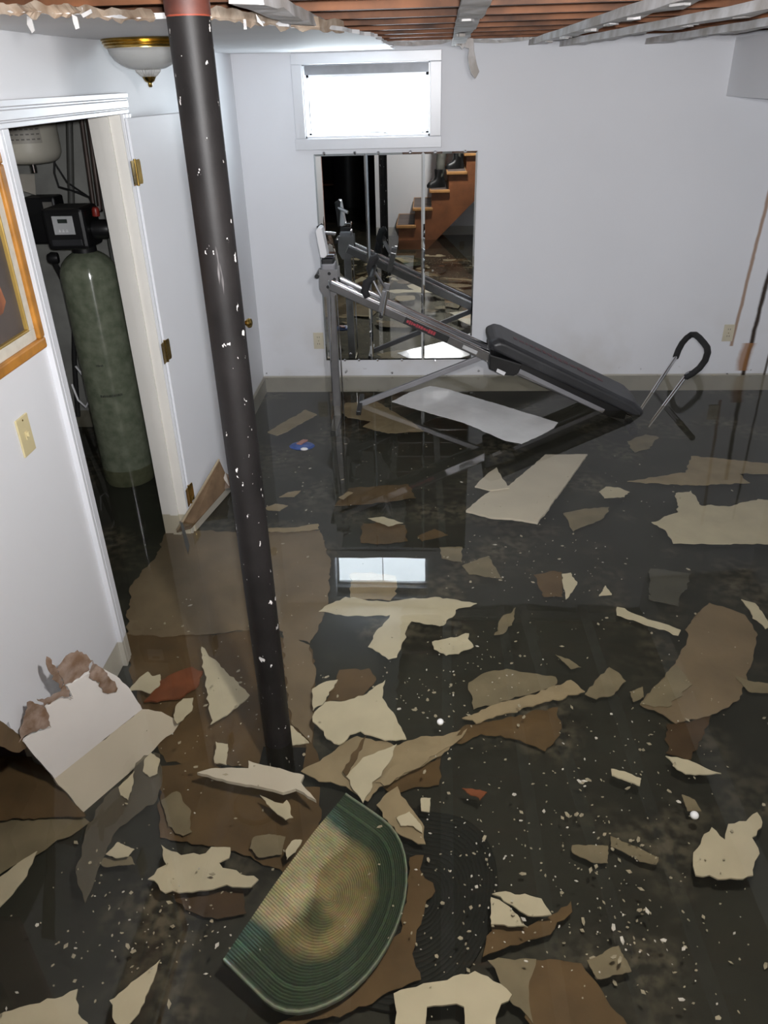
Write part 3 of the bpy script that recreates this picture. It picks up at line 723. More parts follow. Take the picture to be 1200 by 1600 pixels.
# black wall box, paper tag, pipes, cables
bx = thing('control_box', (-2.06, 4.34, 1.17), 'black power box on the closet wall beside the softener valve', 'control box')
MB().box((-2.06, 4.34, 1.27), (.17, .12, .24)).build('case', M_BLACKP, bx, bevel=.012)
MB().box((-2.015, 4.277, 1.335), (.05, .005, .06)).build('label', M_PRINT, bx)
MB().box((-2.06, 4.55, 1.27), (.06, .36, .05)).build('bracket', M_STEEL, bx)
def pipe(name, pts, r, m, label, cat='pipe', grp=None):
    o = MB().tube(pts, r, 12).build(name, m, None, smooth=True, loc=pts[0]); return tag(o, label, cat, grp)
pipe('water_pipe', [at_y(106, 100, 4.3), at_y(112, 330, 4.3) + Vector((0, 0, 0))], .017, M_PVC, 'grey drain pipe rising straight above the softener valve')
pipe('water_pipe', [at_y(117, 110, 4.15), at_y(146, 320, 4.10), Vector((tx + .06, ty + .03, 1.37))], .011, M_COPPER, 'dark copper pipe nearer the closet middle running down to the valve')
pipe('water_pipe', [at_y(128, 110, 4.1), at_y(157, 330, 4.05), Vector((tx + .128, ty - .045, 1.375))], .012, M_COPPER, 'dark copper pipe ending at the red connector')
pipe('power_cable', [at_y(86, 200, 4.3), at_y(85, 270, 4.3), at_y(92, 292, 4.3), at_y(120, 300, 4.25), at_y(140, 308, 4.2), at_y(148, 330, 4.15)], .005, M_SLOT, 'thin black cable looping below the pressure tank', 'cable')
pipe('power_cable', [at_y(86, 255, 4.3), at_y(105, 285, 4.3), at_y(135, 305, 4.2)], .004, M_SLOT, 'thin black cable running diagonally across the closet pipes', 'cable')
pipe('drain_hose', [Vector((tx - .19, ty + .02, 1.15)), at_y(116, 470, 4.3), at_y(116, 560, 4.3), at_y(122, 650, 4.3)], .014, M_SLOT, 'black hose hanging beside the green tank', 'hose')
pipe('white_wire', [at_y(112, 600, 4.12), at_y(122, 625, 4.12), at_y(134, 636, 4.1), at_y(142, 622, 4.1), at_y(132, 590, 4.1), at_y(118, 572, 4.1)], .006, M_WHITEP, 'white wire loop low behind the green tank', 'wire')
pipe('water_pipe', [at_y(168, 350, 4.2), at_y(176, 400, 4.2), at_y(210, 700, 4.2)], .014, M_PVC, 'dark pipe going down behind the right side of the green tank')
tg = MB().prism([at_y(x, y, 4.33) for x, y in ((31, 272), (54, 272), (56, 305), (34, 298))], (0, .003, 0)).build('paper_tag', M_LABEL, None, loc=at_y(40, 300, 4.33)); tag(tg, 'small paper tag hanging under the pressure tank', 'tag')

# ------------------------------------------------------------------ exercise machine (runs parallel to the back wall)
MY = 4.84
gym = thing('exercise_machine', (0.3, MY, FLOOR), 'inclined sliding exercise machine with black padded board in front of the mirror', 'exercise machine')
def G(x, y, dy=0.0):
    p = at_y(x, y, MY); p.y += dy; return p
U0 = G(515, 425); foot = Vector((-0.604, MY, FLOOR))
MB().beam(foot, Vector((-0.606, MY, .80)), .052, .052, (0, 1, 0)).build('upright_post', M_STEEL, gym, bevel=.006)
MB().beam((-0.604, MY - .26, FLOOR + .025), (-0.604, MY + .26, FLOOR + .025), .05, .05).build('floor_bar', M_BLACKP, gym, bevel=.006)
# rails
ra, rb = Vector((-0.60, 0, .800)), Vector((0.43, 0, .318))
rdir = (rb - ra).normalized(); rup = Vector((-rdir.z, 0, rdir.x))
re = ra + rdir * 2.02
re = Vector((1.30, 0, ra.z + (rb.z - ra.z) / (rb.x - ra.x) * (1.30 - ra.x)))
for dy in (-.075, .075):
    o = Vector((0, MY + dy, 0))
    MB().beam(ra + o, re + o, .030, .050, rup).build('rail', M_RAIL, gym, bevel=.004)
    MB().tube([ra + o + rup * .030, re + o + rup * .030], .011, 12).build('rail_rod', M_CHROME, gym, smooth=True)
MB().beam(ra + Vector((0, MY, 0)) + rdir * .25, ra + Vector((0, MY, 0)) + rdir * 1.1, .118, .012, rup).build('rail_tray', M_RAIL, gym)
for t in (.12, .62, 1.06, 1.85):
    c = ra + rdir * t + Vector((0, MY, -.006)); MB().beam(c + Vector((0, -.07, 0)), c + Vector((0, .07, 0)), .03, .03, rup).build('cross_bar', M_RAIL, gym)
# legs
A, B = G(756, 556), G(580, 625); B = A + (B - A) * 1.10
MB().beam(A, B, .034, .028, (0, 1, 0)).build('leg', M_GREYP, gym, bevel=.003)
MB().beam(B + Vector((0, -.16, 0)), B + Vector((0, .16, 0)), .03, .03).build('cross_foot', M_BLACKP, gym, bevel=.004)
for dy in (-.105,):
    A, B = G(800, 566, dy), G(938, 632, dy); MB().beam(A, B, .030, .034, (0, 1, 0)).build('lower_rail', M_GREYP, gym, bevel=.003)
# head assembly
MB().box((-0.606, MY, .86), (.085, .115, .13)).build('head_bracket', M_GREYP, gym, bevel=.012)
MB().prism([G(500, 418, -.062), G(529, 418, -.062), G(531, 452, -.062), G(524, 460, -.062), G(508, 460, -.062), G(501, 448, -.062)], (0, .006, 0)).build('bracket_plate', M_STEEL, gym, bevel=.001)
MB().prism([G(500, 418, .056), G(529, 418, .056), G(531, 452, .056), G(524, 460, .056), G(508, 460, .056), G(501, 448, .056)], (0, .006, 0)).build('bracket_plate', M_STEEL, gym, bevel=.001)
MB().box(G(513, 408), (.075, .10, .045)).build('black_cap', M_BLACKP, gym, bevel=.008)
MB().box(G(517, 399) + Vector((0, 0, .004)), (.055, .085, .022)).build('chrome_clamp', M_CHROME, gym, bevel=.005)
MB().tube([G(498, 427, -.09), G(498, 427, .09)], .014, 12).build('side_knob', M_BLACKP, gym, smooth=True)
for dx, dz in ((0, .01), (.03, -.025), (-.012, -.07)):
    MB().tube([Vector((-.60 + dx, MY - .072, .86 + dz)), Vector((-.60 + dx, MY - .060, .86 + dz))], .010, 12).build('bolt', M_BLACKP, gym, smooth=True)
pd = MB().prism([G(494, 359, -.05), G(499, 353, -.05), G(504, 354, -.05), G(513, 396, -.05), G(508, 401, -.05), G(502, 400, -.05)], (0, .10, 0)).build('paddle', M_WHITEP, gym, bevel=.006)
MB().prism([G(493, 356, .052), G(501, 351, .052), G(504, 354, .052), G(503, 401, .052), G(500, 401, .052)], (0, .008, 0)).build('paddle_back', M_BLACKP, pd)
MB().tube([G(500, 366, .05), G(514, 370, .12), G(520, 372, .13)], .012, 10).build('paddle_stub', M_CHROME, pd, smooth=True)
# pulleys and cables
for dy in (-.045, .045):
    MB().lathe([(.028, -.008), (.022, 0), (.028, .008)], Vector((-.575, MY + dy, .80)), 20, (0, 1, 0)).build('pulley', M_BLACKP, gym, smooth=True)
MB().tube([Vector((-.567, MY - .02, .80)), Vector((-.562, MY - .02, .40)), Vector((-.56, MY - .02, FLOOR + .02))], .004, 8).build('cable', M_CHROME, gym)
MB().tube([G(516, 434, -.068), G(517, 450, -.068), G(518, 465, -.068), G(519, 560, -.06)], .005, 8).build('cable', M_CHROME, gym)
# clamp with wing handles on the rails
MB().beam(G(604, 448, -.115), G(597, 480, -.115), .012, .040, (1, 0, 0)).build('clamp_plate', M_STEEL, gym, bevel=.003)
MB().beam(G(604, 448, .095), G(597, 480, .095), .012, .040, (1, 0, 0)).build('clamp_plate', M_STEEL, gym, bevel=.003)
MB().tube([G(607, 446, -.13), G(600, 484, -.13)], .011, 12).build('clamp_tube', M_CHROME, gym, smooth=True)
MB().tube([G(597, 486, -.125), G(597, 486, .10)], .013, 12).build('clamp_axle', M_BLACKP, gym, smooth=True)
MB().tube([G(585, 433, -.10), G(600, 462, -.11)], .008, 10).build('grip_arm', M_STEEL, gym, smooth=True)
MB().tube([G(585, 428, .06), G(601, 455, .08)], .008, 10).build('grip_arm', M_STEEL, gym, smooth=True)
MB().tube([G(576, 458, -.10), G(572, 450, -.10), G(575, 436, -.10), G(582, 430, -.10)], [.020, .026, .026, .018], 12).build('grip', M_FOAM, gym, smooth=True)
MB().tube([G(580, 433, .07), G(577, 423, .07), G(582, 408, .07), G(590, 404, .07)], [.020, .026, .026, .018], 12).build('grip', M_FOAM, gym, smooth=True)
MB().tube([G(585, 430, -.10), G(581, 431, -.06), G(584, 420, .07)], .016, 10).build('grip_link', M_BLACKP, gym, smooth=True)
# decals
def along(x0, x1, lo, hi, dy):
    return [ra + rdir * x0 + rup * lo + Vector((0, MY + dy, 0)), ra + rdir * x1 + rup * lo + Vector((0, MY + dy, 0)), ra + rdir * x1 + rup * hi + Vector((0, MY + dy, 0)), ra + rdir * x0 + rup * hi + Vector((0, MY + dy, 0))]
dc = MB().prism(along(.50, .80, -.022, .022, -.0915), (0, .001, 0)).build('decal', M_SLOT, gym)
rnd = random.Random(9); b = MB(); t = .515
while t < .705:
    w = rnd.uniform(.010, .018); h = rnd.uniform(.006, .013)
    b.prism(along(t, t + w, -h, h, -.0921), (0, .0005, 0)); t += w + .003
b.build('red_lettering', M_RED, dc)
MB().prism(along(.90, 1.0, -.012, .012, -.0915), (0, .001, 0)).build('rail_label', M_PANEL, gym)
# glide board and carriage
ba, bb = Vector((0.385, MY, .455)), Vector((1.372, MY, -.020))
bdir = (bb - ba).normalized(); bup = Vector((-bdir.z, 0, bdir.x))
L = (bb - ba).length; hw = .19
prof = [(0.0, -.03), (-.02, .010), (.015, .050), (.05, .058), (L - .10, .050), (L - .02, .026), (L, -.006), (L - .02, -.028)]
b = MB(); P = []
for dy, s_ in ((-hw, 0.0), (-hw + .03, 1.0), (hw - .03, 1.0), (hw, 0.0)):
    for t, h in prof: P.append(ba + bdir * (t + (0 if s_ else (.03 if t < L / 2 else -.03))) + bup * (h * (1 if s_ else .72)) + Vector((0, dy, 0)))
n = len(prof); F = []
for i in range(3):
    for k in range(n): F.append((i * n + k, i * n + (k + 1) % n, (i + 1) * n + (k + 1) % n, (i + 1) * n + k))
F += [tuple(range(n)), tuple(reversed(range(3 * n, 4 * n)))]
b.add(P, F); pad = b.build('glide_board', M_VINYL, gym, bevel=.012)
# faded red print along the board
rnd = random.Random(3); b = MB(); t = .14
while t < .80:
    w = rnd.uniform(.018, .05); o = bup * .0585 + Vector((0, rnd.uniform(-.015, .0) - .02, 0)); hh = rnd.uniform(.03, .06)
    tt = t / L * L
    drop = -.008 * max(0, (t - .05)) / (L - .15)
    b.prism([ba + bdir * t + o + bup * drop, ba + bdir * (t + w) + o + bup * drop, ba + bdir * (t + w) + o + bup * drop + Vector((0, hh, 0)), ba + bdir * t + o + bup * drop + Vector((0, hh, 0))], bup * .0012); t += w + .012
b.build('faded_print', M_PINK, pad)
car = MB().prism([G(763, 541, -.17), G(812, 556, -.17), G(806, 570, -.17), G(799, 574, -.17), G(780, 572, -.17), G(761, 563, -.17)], (0, .34, 0)).build('carriage', M_BLACKP, gym, bevel=.008)
MB().prism([G(774, 562, -.1715), G(787, 568, -.1715), G(784, 573, -.1715), G(772, 567, -.1715)], (0, -.001, 0)).build('carriage_label', M_WHITEP, car)
MB().prism([G(800, 546, -.12), G(975, 628, -.12), G(970, 645, -.12), G(945, 640, -.12), G(796, 562, -.12)], (0, .24, 0)).build('board_underside', M_BLACKP, gym, bevel=.006)
ft = Vector((1.30, MY, FLOOR + .03)); MB().beam(ft + Vector((0, -.25, 0)), ft + Vector((0, .25, 0)), .05, .05).build('floor_bar', M_BLACKP, gym, bevel=.006)

# ------------------------------------------------------------------ U shaped padded bar standing in the water
ub = thing('foot_bar', (1.45, 4.9, FLOOR), 'chrome U shaped bar with black foam grip standing in the water by the right outlet', 'bar')
b0_, n0_ = Vector((1.517, 5.054, 0)), Vector((.4655, .0247, -.4374)).normalized()     # the bar leans over towards the right wall
def U(x, y): return at_plane(x, y, b0_, n0_)
def ext(p, q): d = q - p; return p + d * ((FLOOR - p.z) / d.z)
MB().tube([ext(U(1020, 612), U(1057, 556)), U(1057, 556)], .0125, 14).build('tube', M_CHROME, ub, smooth=True)
MB().tube([ext(U(1038, 633), U(1070, 590)), U(1070, 590)], .0125, 14).build('tube', M_CHROME, ub, smooth=True)
raw = [(1056, 558), (1060, 547), (1066, 536), (1073, 528), (1080, 523), (1087, 523), (1093, 528), (1100, 536), (1105, 543), (1106, 551), (1102, 563), (1093, 575), (1083, 583), (1072, 589)]
MB().tube([U(*p) for p in raw], .0205, 14).build('foam_grip', M_FOAM, ub, smooth=True)
MB().tube([U(1074, 587), U(1080, 584)], .0225, 12).build('collar', M_STEEL, ub, smooth=True)

# ------------------------------------------------------------------ braided rug, folded over
rug = thing('braided_rug', (-0.2, 1.35, FLOOR), 'folded green and gold oval braided rug half sunk in the foreground', 'rug')
def rug_half(F0, F1, tip, core_t, z, hump, nm, cols, rings, relief=.0035, nth=40):
    F0, F1, tip = Vector(F0), Vector(F1), Vector(tip)
    mid = (F0 + F1) / 2; u = (F1 - F0) / 2; v = tip - mid
    hwid = u.length; un = u.normalized(); vn = v.normalized(); depth = v.length
    ct = core_t * depth; fwd = depth - ct
    vs, fs, cl = [], [], []
    sub = 3; R = rings * sub
    path = []
    for i in range(nth + 1):
        path.append(i / nth)
    for r in range(R + 1):
        d = r / R
        bump = relief * abs(math.sin(math.pi * d * rings))
        for s in path:
            if s < .25: la, fo = -d, ct * (s / .25)
            elif s > .75: la, fo = d, ct * ((1 - s) / .25)
            else:
                a = math.pi * (s - .25) / .5; la, fo = -d * math.cos(a), ct + fwd * d * math.sin(a)
            p = mid + un * (la * hwid) + vn * fo
            k = fo / depth
            h = hump * (1 - k) ** 1.5 * (1 - .45 * d * d) + (.010 if hump else .002) * noise.noise(Vector((p.x * 6, p.y * 6, 3)))
            vs.append(Vector((p.x, p.y, z + bump + h)))
            g_ = .62 + .48 * abs(math.sin(math.pi * d * rings)); c = tuple(k_ * g_ for k_ in cols(d, p)); cl.append(c)
    n = len(path)
    for r in range(R):
        for i in range(n - 1): fs.append((r * n + i, r * n + i + 1, (r + 1) * n + i + 1, (r + 1) * n + i))
    top = len(vs)
    vs2 = [p - Vector((0, 0, .010)) for p in vs]
    mb = MB(); mb.add(vs + vs2, fs + [tuple(i + top for i in reversed(f)) for f in fs])
    rim = [R * n + i for i in range(n)]
    mb.f += [(rim[i], rim[i] + top, rim[i + 1] + top, rim[i + 1]) for i in range(n - 1)]
    o = mb.build(nm, M_RUG, rug, smooth=False)
    ca = o.data.color_attributes.new('braid', 'FLOAT_COLOR', 'POINT')
    for i, c in enumerate(cl + cl): ca.data[i].color = (*c, 1)
    return o
M_RUG = bpy.data.materials.new('braided_jute'); M_RUG.use_nodes = True
nt = M_RUG.node_tree; bs = nt.nodes['Principled BSDF']; bs.inputs['Roughness'].default_value = .75
at = nt.nodes.new('ShaderNodeAttribute'); at.attribute_name = 'braid'
tcr = nt.nodes.new('ShaderNodeTexCoord'); nzr = nt.nodes.new('ShaderNodeTexNoise'); nzr.inputs['Scale'].default_value = 60; nt.links.new(tcr.outputs['Object'], nzr.inputs['Vector'])
mxr = nt.nodes.new('ShaderNodeMix'); mxr.data_type = 'RGBA'; mxr.blend_type = 'MULTIPLY'; mxr.inputs[0].default_value = .5
nt.links.new(at.outputs['Color'], mxr.inputs[6]); nt.links.new(nzr.outputs['Color'], mxr.inputs[7]); nt.links.new(mxr.outputs[2], bs.inputs['Base Color'])
DG, MG, GO, OL, GL = (.036, .070, .048), (.055, .095, .062), (.52, .44, .24), (.29, .27, .13), (.34, .42, .35)
def mixc(a, b, t): return tuple(x + (y - x) * t for x, y in zip(a, b))
CORE = at_z(487, 1428, 0)
def rugcol(d, p):
    q = Vector((p.x * 9, p.y * 9, 1)); n1 = noise.noise(q); n2_ = noise.noise(q * 2.7 + Vector((4, 2, 0)))
    e = d + n1 * .09 + n2_ * .05
    rc = math.hypot(p.x - CORE.x, p.y - CORE.y)
    gold = mixc(OL, GO, min(1, max(0, .55 + n1 * .9 + n2_ * .5)))
    if e < .50: c = gold
    elif e < .64: c = mixc(gold, MG, (e - .50) / .14)
    elif .80 < d < .825 or .972 < d: c = GL if d > .9 else (.10, .17, .11)
    else: c = mixc(MG, DG, .5 + .5 * math.sin(d * 34 + n1))
    if e < .52: c = mixc((.075, .10, .05), c, min(1, max(.15, (rc + n2_ * .03) / .06)))
    return c
A_, B_ = at_z(541, 1236, 0), at_z(348, 1500, 0)
rug_half((A_.x, A_.y), (B_.x, B_.y), tuple(at_z(606, 1470, 0).xy), .42, -.022, .035, 'upper_half', rugcol, 38)
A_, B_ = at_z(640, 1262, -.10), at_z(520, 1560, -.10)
def shadecol(d, p): return (.004, .007, .0075)  # near-black colour stands in for shade under the upper half
rug_half((A_.x, A_.y), (B_.x, B_.y), tuple(at_z(772, 1430, -.10).xy), .40, -.100, .0, 'lower_half', shadecol, 20, .0012)

# ------------------------------------------------------------------ broken white drywall board against the left wall
W1, W2 = at_z(85, 1217, 0), at_z(222, 1108, 0)
Tt = at_x(37, 1159, LW + .010)
nrm = (W2 - W1).cross(Tt - W1).normalized()
if nrm.x < 0: nrm = -nrm
bd = thing('broken_drywall_board', (W1.x, W1.y, FLOOR), 'large white drywall board with torn brown top edge leaning at the left wall', 'drywall board')
def plane_sheet(px, p0, nrm, th, m, nm, par, seed, jag=.003, step=.02, warp=.0):
    e1 = (Vector((0, 1, 0)) - nrm * nrm.y).normalized(); e2 = nrm.cross(e1)
    pts = [at_plane(x, y, p0, nrm) for x, y in px]
    poly = [Vector(((p - p0).dot(e1), (p - p0).dot(e2))) for p in pts]
    area = sum(poly[i].x * poly[(i + 1) % len(poly)].y - poly[(i + 1) % len(poly)].x * poly[i].y for i in range(len(poly)))
    if area < 0: poly.reverse()
    vs, fs = cdt_sheet(poly, step, jag, seed)
    return sheet_mb(vs, fs, lambda v: p0 + e1 * v.x + e2 * v.y + nrm * (warp * noise.noise(Vector((v.x * 20, v.y * 20, seed)))), th, nrm).build(nm, m, par)
upper = [(37, 1159), (50, 1148), (80, 1137), (70, 1103), (95, 1090), (115, 1090), (105, 1072), (125, 1060), (142, 1050), (155, 1070), (170, 1082), (181, 1080), (162, 1045), (187, 1060), (205, 1080), (222, 1108), (85, 1217)]
plane_sheet(upper, W1, nrm, .012, M_WHITE, 'dry_face', bd, 31, .002)
Bm = at_z(205, 1205, FLOOR)
n2 = (W2 - W1).cross(Bm - W1).normalized()
if n2.z < 0: n2 = -n2
plane_sheet([(85, 1217), (222, 1108), (252, 1112), (282, 1128), (270, 1146), (250, 1160), (240, 1172), (205, 1205), (172, 1245), (165, 1248), (140, 1279)], W1, n2, .012, M_WHITE, 'submerged_face', bd, 32, .003)
wn = Vector((1, 0, 0))
for k, px in enumerate(([(74, 1026), (89, 1046), (100, 1065), (96, 1077), (82, 1062), (75, 1047)], [(89, 1046), (100, 1030), (122, 1016), (145, 1032), (140, 1047), (120, 1060), (100, 1070)],
        [(145, 1032), (162, 1047), (180, 1065), (181, 1081), (165, 1083), (155, 1072), (140, 1050)], [(42, 1097), (47, 1095), (59, 1100), (72, 1107), (80, 1136), (57, 1143), (40, 1150), (30, 1160), (31, 1145), (37, 1122)],
        [(57, 1092), (75, 1090), (95, 1080), (100, 1070), (115, 1092), (92, 1090), (70, 1104)])):
    plane_sheet(px, W1 + nrm * (.002 + .003 * k), nrm, .002, M_TORN, 'torn_paper', bd, 50 + k, .007, .009, .006)
# torn corner of the wall base next to the board
ws = plane_sheet([(-60, 1090), (0, 1126), (20, 1140), (34, 1150), (42, 1168), (30, 1176), (14, 1172), (0, 1166), (-60, 1150)], Vector((LW + .004, 1.7, 0)), wn, .003, M_BROWN, 'torn_wall_paper', None, 61, .004, .02, .004)
tag(ws, 'brown torn paper edge along the broken bottom left of the wall', 'paper')

# ------------------------------------------------------------------ brown board leaning at the door
A = at_z(283, 818, .0); D_ = at_z(304, 817, .0); Bq = at_y(342, 718, 3.62); Cq = at_y(351, 764, 3.58)
def lerp(a, b, t): return a + (b - a) * t
A2 = A + (A - Bq) * .12; D2 = D_ + (D_ - Cq) * .12
lb = thing('fibreboard_panel', (A.x, A.y, 0), 'brown fibreboard panel propped out of the water against the white door', 'board')
nr = (Bq - A2).cross(D2 - A2).normalized()
MB().prism([A2, D2, Cq, lerp(Cq, Bq, .5) + Vector((.012, .02, 0)), Bq], nr * .010).build('face', M_CARD, lb, bevel=.001)
MB().tube([lerp(A2, Bq, .02), lerp(A2, Bq, .5), Bq], .006, 6).build('raised_edge', M_TAN, lb)
MB().prism([Cq + Vector((0, 0, .0)), Cq + Vector((.05, .10, -.03)), Cq + Vector((.05, .10, .0)), lerp(Cq, Bq, .6)], (0, .008, 0)).build('torn_corner', M_TORN, lb)
MB().prism([at_y(352, 738, 3.6), at_y(358, 760, 3.6), at_y(349, 748, 3.6)], (0, .006, 0)).build('white_chip', M_WHITE, lb)
tp = MB().prism([at_z(281, 815, .004), at_z(285, 815, .004), at_z(296, 852, .004), at_z(294, 866, .004), at_z(289, 850, .004)], (0, 0, .002)).build('paper_strip', M_DIM, None, loc=at_z(285, 830, 0))
tag(tp, 'thin grey paper strip trailing from the propped brown board', 'paper')

